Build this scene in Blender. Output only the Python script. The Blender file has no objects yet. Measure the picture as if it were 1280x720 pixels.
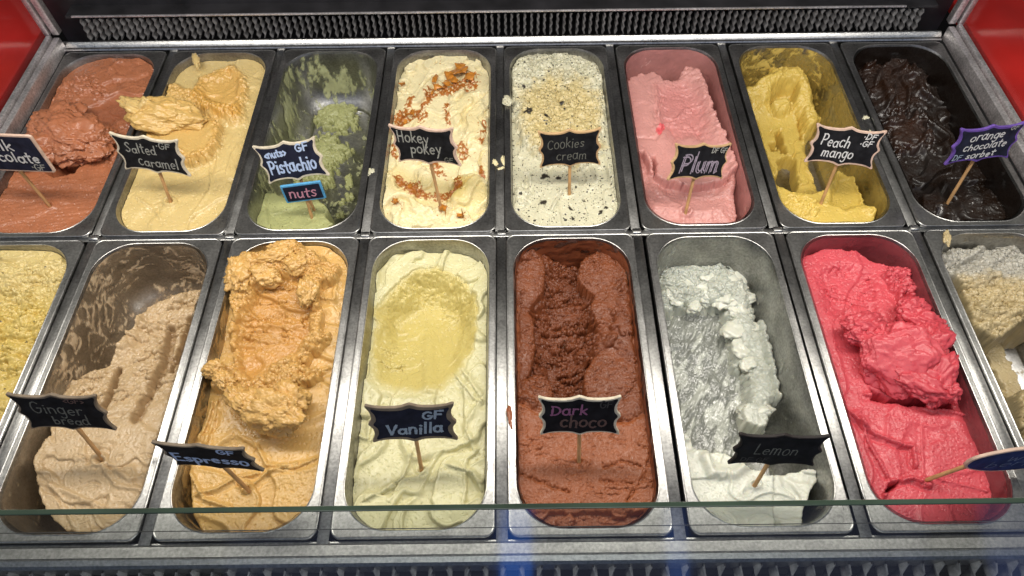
import bpy, bmesh, math, random
import numpy as np
from mathutils import Vector, Matrix, Euler
from mathutils.geometry import tessellate_polygon

# ------------------------------------------------------------------ camera, light, exposure
sc = bpy.context.scene
COL = sc.collection
CAM_LOC = (0.0122, -0.5428, 0.6866)
CAM_ROT = (0.58917, 0.00757, -0.0096)
CAM_F = 850.0
cd = bpy.data.cameras.new('camera')
cam = bpy.data.objects.new('camera', cd)
COL.objects.link(cam)
cam.location = CAM_LOC
cam.rotation_euler = CAM_ROT
cd.sensor_width = 36.0
cd.lens = CAM_F / 1280 * 36
cd.clip_start = 0.01
cd.clip_end = 50
sc.camera = cam

world = bpy.data.worlds.new('World')
sc.world = world
world.use_nodes = True
wn = world.node_tree.nodes
wl = world.node_tree.links
bg = wn['Background']
tc = wn.new('ShaderNodeTexCoord')
sep = wn.new('ShaderNodeSeparateXYZ')
wl.new(tc.outputs['Generated'], sep.inputs[0])
mr = wn.new('ShaderNodeMapRange')
mr.inputs[1].default_value = -0.7
mr.inputs[2].default_value = 0.75
wl.new(sep.outputs['Y'], mr.inputs[0])
rp = wn.new('ShaderNodeValToRGB')
rp.color_ramp.elements[0].color = (0.36, 0.44, 0.66, 1)
rp.color_ramp.elements[1].color = (0.05, 0.047, 0.05, 1)
e = rp.color_ramp.elements.new(0.45)
e.color = (0.42, 0.42, 0.44, 1)
e = rp.color_ramp.elements.new(0.74)
e.color = (0.60, 0.57, 0.52, 1)
e = rp.color_ramp.elements.new(0.90)
e.color = (0.09, 0.085, 0.085, 1)
wl.new(mr.outputs[0], rp.inputs[0])
# the shop floor below is darker than the room above
mz = wn.new('ShaderNodeMapRange')
mz.inputs[1].default_value = -0.25
mz.inputs[2].default_value = 0.15
mz.inputs[3].default_value = 0.10
mz.inputs[4].default_value = 1.0
wl.new(sep.outputs['Z'], mz.inputs[0])
sv = wn.new('ShaderNodeVectorMath')
sv.operation = 'SCALE'
wl.new(rp.outputs[0], sv.inputs[0])
wl.new(mz.outputs[0], sv.inputs['Scale'])
wl.new(sv.outputs[0], bg.inputs[0])
bg.inputs[1].default_value = 0.52


def area(name, loc, rot, sx, sy, power, color):
    l = bpy.data.lights.new(name, 'AREA')
    l.shape = 'RECTANGLE'
    l.size = sx
    l.size_y = sy
    l.energy = power
    l.color = color
    o = bpy.data.objects.new(name, l)
    COL.objects.link(o)
    o.location = loc
    o.rotation_euler = rot
    return o


area('canopy_lamp', (0, -0.02, 0.60), (0, 0, 0), 1.7, 0.09, 9.0, (1, 0.95, 0.86))
area('room_lamp', (0.1, -1.5, 2.0), (math.radians(35), 0, 0), 1.8, 0.9, 10.0, (1, 0.97, 0.92))
# added lamps stand in for unseen bluish things, to reflect in the front glass
area('blue_reflection_lamp', (0.012, -0.525, -0.30), (math.radians(165), 0, 0), 0.045, 0.34, 0.032, (0.03, 0.22, 1.0))
area('blue_reflection_lamp', (0.235, -0.525, -0.30), (math.radians(165), 0, 0), 0.03, 0.20, 0.006, (0.10, 0.28, 1.0))
area('pale_reflection_lamp', (0.10, -0.530, -0.33), (math.radians(165), 0, 0), 1.0, 0.22, 0.030, (0.35, 0.45, 1.0))
area('pale_reflection_lamp', (0.85, -0.530, -0.25), (math.radians(165), 0, 0), 0.44, 0.40, 0.08, (0.25, 0.38, 1.0))

sc.view_settings.view_transform = 'Standard'
sc.view_settings.look = 'None'
sc.view_settings.exposure = 0.0
sc.view_settings.gamma = 1.0
sc.cycles.max_bounces = 8
sc.cycles.use_denoising = True

# ------------------------------------------------------------------ maths helpers
_M = np.array(Euler(CAM_ROT, 'XYZ').to_matrix())
_C = np.array(CAM_LOC)


def project(X, Y, Z):
    """world point -> coordinates on the 1280 x 720 photograph (used to lay plans out)."""
    d0, d1, d2 = X - _C[0], Y - _C[1], Z - _C[2]
    a = d0 * _M[0, 0] + d1 * _M[1, 0] + d2 * _M[2, 0]
    b = d0 * _M[0, 1] + d1 * _M[1, 1] + d2 * _M[2, 1]
    c = d0 * _M[0, 2] + d1 * _M[1, 2] + d2 * _M[2, 2]
    return 640 + CAM_F * a / -c, 360 - CAM_F * b / -c


def ground(px, py, z=0.0):
    d = _M @ np.array([(px - 640) / CAM_F, -(py - 360) / CAM_F, -1.0])
    return _C + d * ((z - _C[2]) / d[2])


def _hash(ix, iy, iz, seed):
    h = (ix.astype(np.int64) * 374761393 + iy.astype(np.int64) * 668265263 +
         iz.astype(np.int64) * 2147483647 + seed * 1274126177) & 0xFFFFFFFF
    h = ((h ^ (h >> 13)) * 1274126177) & 0xFFFFFFFF
    h = ((h ^ (h >> 16)) * 2246822519) & 0xFFFFFFFF
    return (h ^ (h >> 15)) & 0xFFFFFFFF


_GA = np.linspace(0, 2 * np.pi, 256, endpoint=False)
_GC, _GS = np.cos(_GA), np.sin(_GA)


def gn2(x, y, seed=0):
    ix = np.floor(x); iy = np.floor(y)
    fx = x - ix; fy = y - iy
    ux = fx * fx * fx * (fx * (fx * 6 - 15) + 10)
    uy = fy * fy * fy * (fy * (fy * 6 - 15) + 10)
    z = np.zeros_like(ix)

    def g(dx, dy):
        k = _hash(ix + dx, iy + dy, z, seed) & 255
        return _GC[k] * (fx - dx) + _GS[k] * (fy - dy)
    a = g(0, 0); b = g(1, 0); c = g(0, 1); d = g(1, 1)
    return (a + ux * (b - a) + uy * ((c + ux * (d - c)) - (a + ux * (b - a)))) * 1.5


_rs = np.random.RandomState(5)
_G3 = _rs.normal(size=(256, 3))
_G3 /= np.linalg.norm(_G3, axis=1)[:, None]


def gn3(x, y, z, seed=0):
    ix = np.floor(x); iy = np.floor(y); iz = np.floor(z)
    fx = x - ix; fy = y - iy; fz = z - iz
    ux = fx * fx * (3 - 2 * fx); uy = fy * fy * (3 - 2 * fy); uz = fz * fz * (3 - 2 * fz)

    def g(a, b, c):
        k = _hash(ix + a, iy + b, iz + c, seed) & 255
        v = _G3[k]
        return v[..., 0] * (fx - a) + v[..., 1] * (fy - b) + v[..., 2] * (fz - c)

    def l(a, b, t):
        return a + t * (b - a)
    return 1.4 * l(l(l(g(0, 0, 0), g(1, 0, 0), ux), l(g(0, 1, 0), g(1, 1, 0), ux), uy),
                   l(l(g(0, 0, 1), g(1, 0, 1), ux), l(g(0, 1, 1), g(1, 1, 1), ux), uy), uz)


def fbm2(x, y, o=4, seed=0, gain=0.5):
    s = 0; a = 1.0; t = 0
    for k in range(o):
        s = s + a * gn2(x, y, seed + k * 17)
        t += a
        x = x * 2.03 + 3.1; y = y * 2.03 + 1.7; a *= gain
    return s / t * 1.4


def rid2(x, y, o=4, seed=0, gain=0.55):
    s = 0; a = 1.0; t = 0
    for k in range(o):
        s = s + a * (1 - 2 * np.abs(gn2(x, y, seed + k * 17)))
        t += a
        x = x * 2.1 + 3.1; y = y * 2.1 + 1.7; a *= gain
    return s / t


def fbm3(P, scale, o=3, seed=0, ridge=False, gain=0.55):
    x, y, z = P[..., 0] * scale, P[..., 1] * scale, P[..., 2] * scale
    s = 0; a = 1.0; t = 0
    for k in range(o):
        n = gn3(x, y, z, seed + k * 17)
        s = s + a * ((1 - 2.2 * np.abs(n)) if ridge else n)
        t += a
        x = x * 2.05 + 3.1; y = y * 2.05 + 1.7; z = z * 2.05 + 7.7; a *= gain
    return s / t


def cell2(x, y, seed=0):
    ix = np.floor(x); iy = np.floor(y)
    best = np.full(x.shape, 9.0)
    z = np.zeros_like(ix)
    for dx in (-1, 0, 1):
        for dy in (-1, 0, 1):
            h = _hash(ix + dx, iy + dy, z, seed)
            jx = (h & 1023) / 1023.0
            jy = ((h >> 10) & 1023) / 1023.0
            d = (ix + dx + jx - x) ** 2 + (iy + dy + jy - y) ** 2
            best = np.minimum(best, d)
    return np.sqrt(best)


def ss(a, b, x):
    t = np.clip((x - a) / (b - a), 0, 1)
    return t * t * (3 - 2 * t)


def poly_sd(px, py, pts):
    """signed distance, positive inside"""
    best = np.full(px.shape, 1e9)
    ins = np.zeros(px.shape, bool)
    n = len(pts)
    for i in range(n):
        x0, y0 = pts[i]; x1, y1 = pts[(i + 1) % n]
        dx, dy = x1 - x0, y1 - y0
        t = np.clip(((px - x0) * dx + (py - y0) * dy) / (dx * dx + dy * dy + 1e-9), 0, 1)
        best = np.minimum(best, (px - x0 - t * dx) ** 2 + (py - y0 - t * dy) ** 2)
        c = ((y0 > py) != (y1 > py))
        with np.errstate(divide='ignore', invalid='ignore'):
            xx = x0 + (py - y0) * dx / (dy if abs(dy) > 1e-9 else 1e-9)
        ins ^= c & (px < xx)
    return np.where(ins, 1, -1) * np.sqrt(best)


def line_d(px, py, pts):
    best = np.full(px.shape, 1e9)
    side = np.zeros(px.shape)
    for i in range(len(pts) - 1):
        x0, y0 = pts[i]; x1, y1 = pts[i + 1]
        dx, dy = x1 - x0, y1 - y0
        t = np.clip(((px - x0) * dx + (py - y0) * dy) / (dx * dx + dy * dy + 1e-9), 0, 1)
        d = (px - x0 - t * dx) ** 2 + (py - y0 - t * dy) ** 2
        cr = dx * (py - y0) - dy * (px - x0)
        m = d < best
        best = np.where(m, d, best)
        side = np.where(m, np.sign(cr), side)
    return np.sqrt(best), side


# ------------------------------------------------------------------ scene bookkeeping
def tag(o, label=None, cat=None, group=None, kind=None):
    if label: o['label'] = label
    if cat: o['category'] = cat
    if group: o['group'] = group
    if kind: o['kind'] = kind
    return o


def thing(name, label, cat, loc=(0, 0, 0), rot=(0, 0, 0), group=None):
    o = bpy.data.objects.new(name, None)
    COL.objects.link(o)
    o.empty_display_size = 0.03
    o.location = loc
    o.rotation_euler = rot
    return tag(o, label, cat, group)


def mesh_obj(name, verts, faces, mat, parent=None, smooth=True, attrs=None):
    """verts (n,3) array, faces: (m,4) int array or list of tuples"""
    me = bpy.data.meshes.new(name)
    verts = np.asarray(verts, dtype=np.float32)
    if isinstance(faces, np.ndarray):
        m, k = faces.shape
        me.vertices.add(len(verts))
        me.vertices.foreach_set('co', verts.ravel())
        me.loops.add(m * k)
        me.loops.foreach_set('vertex_index', faces.astype(np.int32).ravel())
        me.polygons.add(m)
        me.polygons.foreach_set('loop_start', np.arange(0, m * k, k, dtype=np.int32))
        me.polygons.foreach_set('loop_total', np.full(m, k, dtype=np.int32))
        me.update(calc_edges=True)
    else:
        me.from_pydata([tuple(map(float, v)) for v in verts], [], faces)
        me.update()
    me.validate()
    if smooth:
        me.polygons.foreach_set('use_smooth', np.ones(len(me.polygons), bool))
    if attrs:
        for k, v in attrs.items():
            a = me.attributes.new(k, 'FLOAT', 'POINT')
            a.data.foreach_set('value', np.asarray(v, dtype=np.float32).ravel())
    me.materials.append(mat)
    o = bpy.data.objects.new(name, me)
    COL.objects.link(o)
    if parent: o.parent = parent
    return o


def bm_obj(name, bm, mat, parent=None, smooth=False, sharp=None):
    me = bpy.data.meshes.new(name)
    bmesh.ops.recalc_face_normals(bm, faces=bm.faces)
    bm.to_mesh(me)
    bm.free()
    me.materials.append(mat)
    if smooth:
        me.polygons.foreach_set('use_smooth', np.ones(len(me.polygons), bool))
        if sharp is not None:
            me.set_sharp_from_angle(angle=math.radians(sharp))
    o = bpy.data.objects.new(name, me)
    COL.objects.link(o)
    if parent: o.parent = parent
    return o


def add_box(bm, c, s, M=None, bevel=0.0):
    r = bmesh.ops.create_cube(bm, size=1.0)
    vs = r['verts']
    for v in vs:
        v.co = Vector((c[0] + v.co.x * s[0], c[1] + v.co.y * s[1], c[2] + v.co.z * s[2]))
    if bevel:
        es = list({e for v in vs for e in v.link_edges})
        rr = bmesh.ops.bevel(bm, geom=es, offset=bevel, segments=2, affect='EDGES', profile=0.5)
        vs = list({v for f in rr['faces'] for v in f.verts} | {v for v in vs if v.is_valid})
    if M is not None:
        for v in vs: v.co = M @ v.co
    return vs


# ------------------------------------------------------------------ materials
def new_mat(name):
    m = bpy.data.materials.new(name)
    m.use_nodes = True
    nt = m.node_tree
    return m, nt.nodes, nt.links, nt.nodes['Principled BSDF']


def node(N, t, **kw):
    n = N.new(t)
    for k, v in kw.items():
        setattr(n, k, v)
    return n


def lin(c):
    return tuple(((v / 255) / 12.92 if v / 255 <= 0.04045 else ((v / 255 + 0.055) / 1.055) ** 2.4) for v in c)


def rgba(c):
    return (c[0], c[1], c[2], 1)


def steel(name, base=0.55, rough=0.28, stretch=(60, 3, 60), tintc=(1, 0.99, 0.965), bump=0.06, dirt=0.25):
    m, N, L, P = new_mat(name)
    P.inputs['Metallic'].default_value = 1
    t = node(N, 'ShaderNodeTexCoord')
    mp = node(N, 'ShaderNodeMapping')
    mp.inputs['Scale'].default_value = stretch
    L.new(t.outputs['Object'], mp.inputs[0])
    n1 = node(N, 'ShaderNodeTexNoise')
    n1.inputs['Scale'].default_value = 9
    n1.inputs['Detail'].default_value = 6
    n1.inputs['Roughness'].default_value = 0.7
    L.new(mp.outputs[0], n1.inputs['Vector'])
    n2 = node(N, 'ShaderNodeTexNoise')
    n2.inputs['Scale'].default_value = 28
    n2.inputs['Detail'].default_value = 8
    n2.inputs['Roughness'].default_value = 0.65
    L.new(t.outputs['Object'], n2.inputs['Vector'])
    cr = node(N, 'ShaderNodeValToRGB')
    cr.color_ramp.elements[0].position = 0.36
    cr.color_ramp.elements[1].position = 0.62
    d = 1 - dirt
    cr.color_ramp.elements[0].color = rgba([base * d * v for v in tintc])
    cr.color_ramp.elements[1].color = rgba([base * v for v in tintc])
    L.new(n2.outputs[0], cr.inputs[0])
    n3 = node(N, 'ShaderNodeTexNoise')
    n3.inputs['Scale'].default_value = 330
    n3.inputs['Detail'].default_value = 4
    L.new(t.outputs['Object'], n3.inputs['Vector'])
    m3 = node(N, 'ShaderNodeMapRange')
    m3.inputs[1].default_value = 0.3; m3.inputs[2].default_value = 0.7
    m3.inputs[3].default_value = 0.68; m3.inputs[4].default_value = 1.12
    L.new(n3.outputs[0], m3.inputs[0])
    s3 = node(N, 'ShaderNodeVectorMath', operation='SCALE')
    L.new(cr.outputs[0], s3.inputs[0])
    L.new(m3.outputs[0], s3.inputs['Scale'])
    L.new(s3.outputs[0], P.inputs['Base Color'])
    mr = node(N, 'ShaderNodeMapRange')
    mr.inputs[3].default_value = rough * 0.7
    mr.inputs[4].default_value = rough * 1.5
    ad = node(N, 'ShaderNodeMath', operation='ADD')
    ml = node(N, 'ShaderNodeMath', operation='MULTIPLY')
    ml.inputs[1].default_value = 0.5
    L.new(n1.outputs[0], ad.inputs[0])
    L.new(n2.outputs[0], ad.inputs[1])
    L.new(ad.outputs[0], ml.inputs[0])
    L.new(ml.outputs[0], mr.inputs[0])
    L.new(mr.outputs[0], P.inputs['Roughness'])
    b = node(N, 'ShaderNodeBump')
    b.inputs['Strength'].default_value = bump
    b.inputs['Distance'].default_value = 0.002
    L.new(n1.outputs[0], b.inputs['Height'])
    L.new(b.outputs[0], P.inputs['Normal'])
    return m


def plain(name, col, rough=0.5, metal=0.0, noise=0.12, scale=60, spec=0.5, stretch=(1, 1, 1)):
    m, N, L, P = new_mat(name)
    t = node(N, 'ShaderNodeTexCoord')
    mp = node(N, 'ShaderNodeMapping')
    mp.inputs['Scale'].default_value = stretch
    L.new(t.outputs['Object'], mp.inputs[0])
    n = node(N, 'ShaderNodeTexNoise')
    n.inputs['Scale'].default_value = scale
    n.inputs['Detail'].default_value = 6
    L.new(mp.outputs[0], n.inputs['Vector'])
    cr = node(N, 'ShaderNodeValToRGB')
    cr.color_ramp.elements[0].position = 0.3
    cr.color_ramp.elements[1].position = 0.7
    cr.color_ramp.elements[0].color = rgba([v * (1 - noise) for v in col])
    cr.color_ramp.elements[1].color = rgba([min(1, v * (1 + noise)) for v in col])
    L.new(n.outputs[0], cr.inputs[0])
    L.new(cr.outputs[0], P.inputs['Base Color'])
    P.inputs['Roughness'].default_value = rough
    P.inputs['Metallic'].default_value = metal
    P.inputs['Specular IOR Level'].default_value = spec
    return m


def glass_mat(name, tint=(0.97, 0.99, 0.98), amount=1.0):
    m, N, L, P = new_mat(name)
    N.remove(P)
    out = N['Material Output']
    tr = node(N, 'ShaderNodeBsdfTransparent')
    tr.inputs[0].default_value = rgba(tint)
    gl = node(N, 'ShaderNodeBsdfGlossy')
    gl.inputs['Roughness'].default_value = 0.16
    fr = node(N, 'ShaderNodeFresnel')
    fr.inputs[0].default_value = 1.45
    mu = node(N, 'ShaderNodeMath', operation='MULTIPLY')
    mu.inputs[1].default_value = amount
    ge = node(N, 'ShaderNodeNewGeometry')
    ib = node(N, 'ShaderNodeMath', operation='SUBTRACT')
    ib.inputs[0].default_value = amount
    L.new(ge.outputs['Backfacing'], ib.inputs[1])
    cl = node(N, 'ShaderNodeMath', operation='MAXIMUM')
    cl.inputs[1].default_value = 0.0
    L.new(ib.outputs[0], cl.inputs[0])
    L.new(cl.outputs[0], mu.inputs[1])
    L.new(fr.outputs[0], mu.inputs[0])
    mx = node(N, 'ShaderNodeMixShader')
    L.new(mu.outputs[0], mx.inputs[0])
    L.new(tr.outputs[0], mx.inputs[1])
    L.new(gl.outputs[0], mx.inputs[2])
    L.new(mx.outputs[0], out.inputs[0])
    return m


def cream(name, c1, c2, chip=(60, 40, 30), rough=0.30, sss=0.09, var=0.13, specks=(), bump=0.22, bscale=700, vscale=45, spec=0.5, g=1.0, thin=0.0, rvar=None):
    """ice cream: c1 base, c2 where the 'tint' attribute is 1, chip where 'chip' is 1 (sRGB 0-255)"""
    m, N, L, P = new_mat(name)
    c1 = [v * g for v in lin(c1)]; c2 = [v * g for v in lin(c2)]; chip = [v * g for v in lin(chip)]
    t = node(N, 'ShaderNodeTexCoord')
    at = node(N, 'ShaderNodeAttribute', attribute_name='tint')
    mx = node(N, 'ShaderNodeMix', data_type='RGBA')
    L.new(at.outputs['Fac'], mx.inputs[0])
    mx.inputs[6].default_value = rgba(c1)
    mx.inputs[7].default_value = rgba(c2)
    cur = mx.outputs[2]
    n = node(N, 'ShaderNodeTexNoise')
    n.inputs['Scale'].default_value = vscale
    n.inputs['Detail'].default_value = 7
    n.inputs['Roughness'].default_value = 0.65
    L.new(t.outputs['Object'], n.inputs['Vector'])
    mr = node(N, 'ShaderNodeMapRange')
    mr.inputs[1].default_value = 0.3; mr.inputs[2].default_value = 0.7
    mr.inputs[3].default_value = 1 - var; mr.inputs[4].default_value = 1 + var * 0.6
    L.new(n.outputs[0], mr.inputs[0])
    sc_ = node(N, 'ShaderNodeVectorMath', operation='SCALE')
    L.new(cur, sc_.inputs[0])
    L.new(mr.outputs[0], sc_.inputs['Scale'])
    cur = sc_.outputs[0]
    for (scale, rad, prob, colr) in specks:
        v = node(N, 'ShaderNodeTexVoronoi')
        v.inputs['Scale'].default_value = scale
        nn = node(N, 'ShaderNodeTexNoise')
        nn.inputs['Scale'].default_value = scale * 1.4
        nn.inputs['Detail'].default_value = 3
        L.new(t.outputs['Object'], nn.inputs['Vector'])
        vm = node(N, 'ShaderNodeVectorMath', operation='MULTIPLY_ADD')
        vm.inputs[1].default_value = (0.9 / scale,) * 3
        L.new(nn.outputs['Color'], vm.inputs[0])
        L.new(t.outputs['Object'], vm.inputs[2])
        L.new(vm.outputs[0], v.inputs['Vector'])
        lt = node(N, 'ShaderNodeMapRange')
        lt.inputs[1].default_value = rad * 0.8; lt.inputs[2].default_value = rad * 1.15
        lt.inputs[3].default_value = 1; lt.inputs[4].default_value = 0
        L.new(v.outputs['Distance'], lt.inputs[0])
        sp = node(N, 'ShaderNodeSeparateColor')
        L.new(v.outputs['Color'], sp.inputs[0])
        l2 = node(N, 'ShaderNodeMath', operation='LESS_THAN')
        L.new(sp.outputs[0], l2.inputs[0])
        l2.inputs[1].default_value = prob
        mm = node(N, 'ShaderNodeMath', operation='MULTIPLY')
        L.new(lt.outputs[0], mm.inputs[0])
        L.new(l2.outputs[0], mm.inputs[1])
        m2 = node(N, 'ShaderNodeMix', data_type='RGBA')
        L.new(mm.outputs[0], m2.inputs[0])
        L.new(cur, m2.inputs[6])
        m2.inputs[7].default_value = rgba([x * g for x in lin(colr)])
        cur = m2.outputs[2]
    ac = node(N, 'ShaderNodeAttribute', attribute_name='chip')
    m3 = node(N, 'ShaderNodeMix', data_type='RGBA')
    L.new(ac.outputs['Fac'], m3.inputs[0])
    L.new(cur, m3.inputs[6])
    m3.inputs[7].default_value = rgba(chip)
    L.new(m3.outputs[2], P.inputs['Base Color'])
    P.inputs['Roughness'].default_value = rough
    if rvar:
        rm = node(N, 'ShaderNodeMapRange')
        rm.inputs[1].default_value = 0.42; rm.inputs[2].default_value = 0.66
        rm.inputs[3].default_value = rough; rm.inputs[4].default_value = rvar
        L.new(n.outputs[0], rm.inputs[0])
        L.new(rm.outputs[0], P.inputs['Roughness'])
    P.inputs['Specular IOR Level'].default_value = spec
    P.inputs['Coat Weight'].default_value = 0.35
    P.inputs['Coat Roughness'].default_value = 0.16
    P.inputs['Coat IOR'].default_value = 1.36
    P.inputs['Subsurface Weight'].default_value = sss
    P.inputs['Subsurface Radius'].default_value = (1.0, 0.7, 0.4)
    P.inputs['Subsurface Scale'].default_value = 0.003
    if thin:
        av = node(N, 'ShaderNodeAttribute', attribute_name='cover')
        am = node(N, 'ShaderNodeMath', operation='MULTIPLY')
        am.inputs[1].default_value = thin
        L.new(av.outputs['Fac'], am.inputs[0])
        L.new(am.outputs[0], P.inputs['Alpha'])
    nb = node(N, 'ShaderNodeTexNoise')
    nb.inputs['Scale'].default_value = bscale
    nb.inputs['Detail'].default_value = 5
    nb.inputs['Roughness'].default_value = 0.7
    L.new(t.outputs['Object'], nb.inputs['Vector'])
    b = node(N, 'ShaderNodeBump')
    b.inputs['Strength'].default_value = bump
    b.inputs['Distance'].default_value = 0.0022
    L.new(nb.outputs[0], b.inputs['Height'])
    L.new(b.outputs[0], P.inputs['Normal'])
    return m


M_RIM = steel('pan_steel', 0.50, 0.27, (50, 4, 50), dirt=0.25)
M_BASIN = steel('basin_steel', 0.46, 0.34, (8, 8, 2), dirt=0.35, bump=0.04)
M_RAIL = steel('rail_steel', 0.42, 0.30, (90, 3, 90), dirt=0.35)
M_FRONT = steel('front_rail_steel', 0.52, 0.34, (3, 80, 80), dirt=0.15)
M_BACK = steel('back_trim_steel', 0.55, 0.26, (3, 80, 80), dirt=0.2)
M_ALU = steel('frame_aluminium', 0.90, 0.5, (20, 20, 20), (1, 0.95, 0.95), dirt=0.25)
M_DARK = plain('dark_case', (0.018, 0.017, 0.019), 0.45, 0.0, 0.5, 25)
M_WELL = plain('well_metal', (0.06, 0.058, 0.055), 0.5, 0.3, 0.4, 30)
M_GRILLE = plain('grille_plastic', (0.12, 0.115, 0.115), 0.42, 0.0, 0.45, 120)
M_INLET = plain('inlet_plastic', (0.42, 0.40, 0.38), 0.45, 0.0, 0.4, 140)
M_GLASS = glass_mat('clear_glass')
M_GEDGE = plain('green_glass_edge', (0.045, 0.075, 0.05), 0.15, 0.0, 0.3, 18, 0.6)
M_LINE = plain('dark_line', (0.05, 0.048, 0.045), 0.5)
M_RED = plain('red_panel', (0.60, 0.016, 0.012), 0.5, 0.0, 0.30, 5)
M_WOOD = plain('birch_edge', (0.56, 0.36, 0.18), 0.6, 0.0, 0.22, 50, 0.3, (1, 1, 8))
M_STICK = plain('stick_wood', (0.52, 0.30, 0.13), 0.6, 0.0, 0.25, 60, 0.3, (4, 4, 0.5))

# ------------------------------------------------------------------ display case
RAIL_F = [-0.5276, -0.352, -0.177, -0.0012, 0.1733, 0.355, 0.531]
RAIL_B = [-0.526, -0.354, -0.1775, -0.0034, 0.172, 0.351, 0.530]
YF, YB = -0.1885, 0.1915
PW, PL = 0.1625, 0.3750

case = thing('display_case', 'long glass fronted steel ice cream display case holding all the tubs', 'display case')
bm = bmesh.new()
add_box(bm, (0, 0, -0.16), (1.46, 0.86, 0.02))
add_box(bm, (-0.715, 0, -0.085), (0.012, 0.82, 0.13))
add_box(bm, (0.722, 0, -0.085), (0.012, 0.82, 0.13))
bm_obj('well', bm, M_WELL, case)
for xs, y0, y1 in ((RAIL_F, -0.3795, -0.0022), (RAIL_B, 0.0075, 0.383)):
    for x in xs:
        bm = bmesh.new()
        add_box(bm, (x, (y0 + y1) / 2, -0.0105), (0.0118, y1 - y0, 0.014), bevel=0.0006)
        bm_obj('divider_rail', bm, M_RAIL, case, True, 35)
bm = bmesh.new()
add_box(bm, (0, 0.0026, -0.011), (1.428, 0.0088, 0.014), bevel=0.0015)
bm_obj('cross_rail', bm, M_RAIL, case, True, 35)
for x in RAIL_F:
    bm = bmesh.new()
    add_box(bm, (x, 0.004, -0.0035), (0.012, 0.0085, 0.004), bevel=0.0018)
    bm_obj('rail_clip', bm, M_BACK, case, True, 60)
bm = bmesh.new()
add_box(bm, (0, -0.3785, -0.010), (1.43, 0.0035, 0.008), bevel=0.0006)
bm_obj('front_ledge', bm, M_RAIL, case, True, 35)
# front rail: a flat top step, a groove, a rounded nose
def profile_bar(name, prof, x0, x1, mat, parent):
    """prof: list of (y,z) open profile swept along x"""
    bm = bmesh.new()
    a = [bm.verts.new((x0, y, z)) for y, z in prof]
    b = [bm.verts.new((x1, y, z)) for y, z in prof]
    for i in range(len(prof) - 1):
        bm.faces.new((a[i], a[i + 1], b[i + 1], b[i]))
    bm.faces.new(a); bm.faces.new(list(reversed(b)))
    return bm_obj(name, bm, mat, parent, True, 30)

profile_bar('front_rail', [(-0.3800, -0.03), (-0.3800, -0.0035), (-0.3812, -0.0022), (-0.3908, -0.0022), (-0.3912, -0.0045),
                           (-0.3922, -0.0045), (-0.3928, -0.0030), (-0.3975, -0.0050), (-0.4000, -0.0085), (-0.4008, -0.03)], -0.73, 0.73, M_FRONT, case)
profile_bar('back_trim', [(0.3812, -0.02), (0.3812, 0.000), (0.3824, 0.002), (0.386, 0.0026), (0.3885, 0.006), (0.3915, 0.0085), (0.3945, 0.0085), (0.396, 0.006), (0.396, -0.02)],
            -0.70, 0.70, M_BACK, case)


def grille(name, x0, x1, y, z0, z1, tilt, depth, pitch, wave, amp, parent, mat=None):
    """honeycomb air outlet: zig-zag ribbons standing side by side, one mesh"""
    V = []; Fq = []
    nz = max(3, int(round((z1 - z0) / (wave / 2))))
    n = int((x1 - x0) / pitch)
    rng = random.Random(4)
    for i in range(n + 1):
        x = x0 + i * pitch + rng.uniform(-0.0004, 0.0004)
        sgn = 1 if i % 2 else -1
        th = 0.0009
        for k in range(nz):
            za, zb = z0 + (z1 - z0) * k / nz, z0 + (z1 - z0) * (k + 1) / nz
            xa = x + sgn * amp * (1 if k % 2 else -1)
            xb = x + sgn * amp * (-1 if k % 2 else 1)
            ya = y + tilt * (za - z0); yb = y + tilt * (zb - z0)
            b = len(V)
            for (xx, zz, yy) in ((xa, za, ya), (xb, zb, yb)):
                V += [(xx - th, yy, zz), (xx + th, yy, zz), (xx + th, yy + depth, zz), (xx - th, yy + depth, zz)]
            Fq += [(b, b + 1, b + 5, b + 4), (b + 1, b + 2, b + 6, b + 5), (b + 3, b, b + 4, b + 7), (b + 2, b + 3, b + 7, b + 6)]
    return mesh_obj(name, np.array(V), np.array(Fq), mat or M_GRILLE, parent, smooth=False)


grille('air_outlet_grille', -0.66, 0.665, 0.3995, 0.006, 0.041, 0.12, 0.026, 0.0104, 0.0116, 0.0013, case)
grille('air_inlet_grille', -0.73, 0.73, -0.4240, -0.046, -0.014, 0.68, 0.016, 0.0178, 0.020, 0.0020, case, M_INLET)
bm = bmesh.new()
add_box(bm, (0, 0.435, 0.03), (1.44, 0.006, 0.16))
add_box(bm, (0, 0.398, -0.01), (1.40, 0.002, 0.026))
bm_obj('back_duct', bm, M_DARK, case)
bm = bmesh.new()
add_box(bm, (0, 0.4195, 0.0445), (1.36, 0.03, 0.004))
add_box(bm, (0, 0.450, 0.074), (1.36, 0.03, 0.044))
add_box(bm, (0, 0.500, 0.12), (1.44, 0.012, 0.12))
bm_obj('back_wall', bm, M_DARK, case)
bm = bmesh.new()
add_box(bm, (0, 0.4345, 0.0990), (1.33, 0.0045, 0.004), bevel=0.0008)
add_box(bm, (-0.02, 0.4036, 0.0462), (1.30, 0.0036, 0.0026), bevel=0.0008)
bm_obj('back_lip', bm, M_ALU, case, True, 40)
bm = bmesh.new()
add_box(bm, (0, -0.412, -0.064), (1.46, 0.022, 0.006))
bm_obj('inlet_floor', bm, M_DARK, case)

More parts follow.
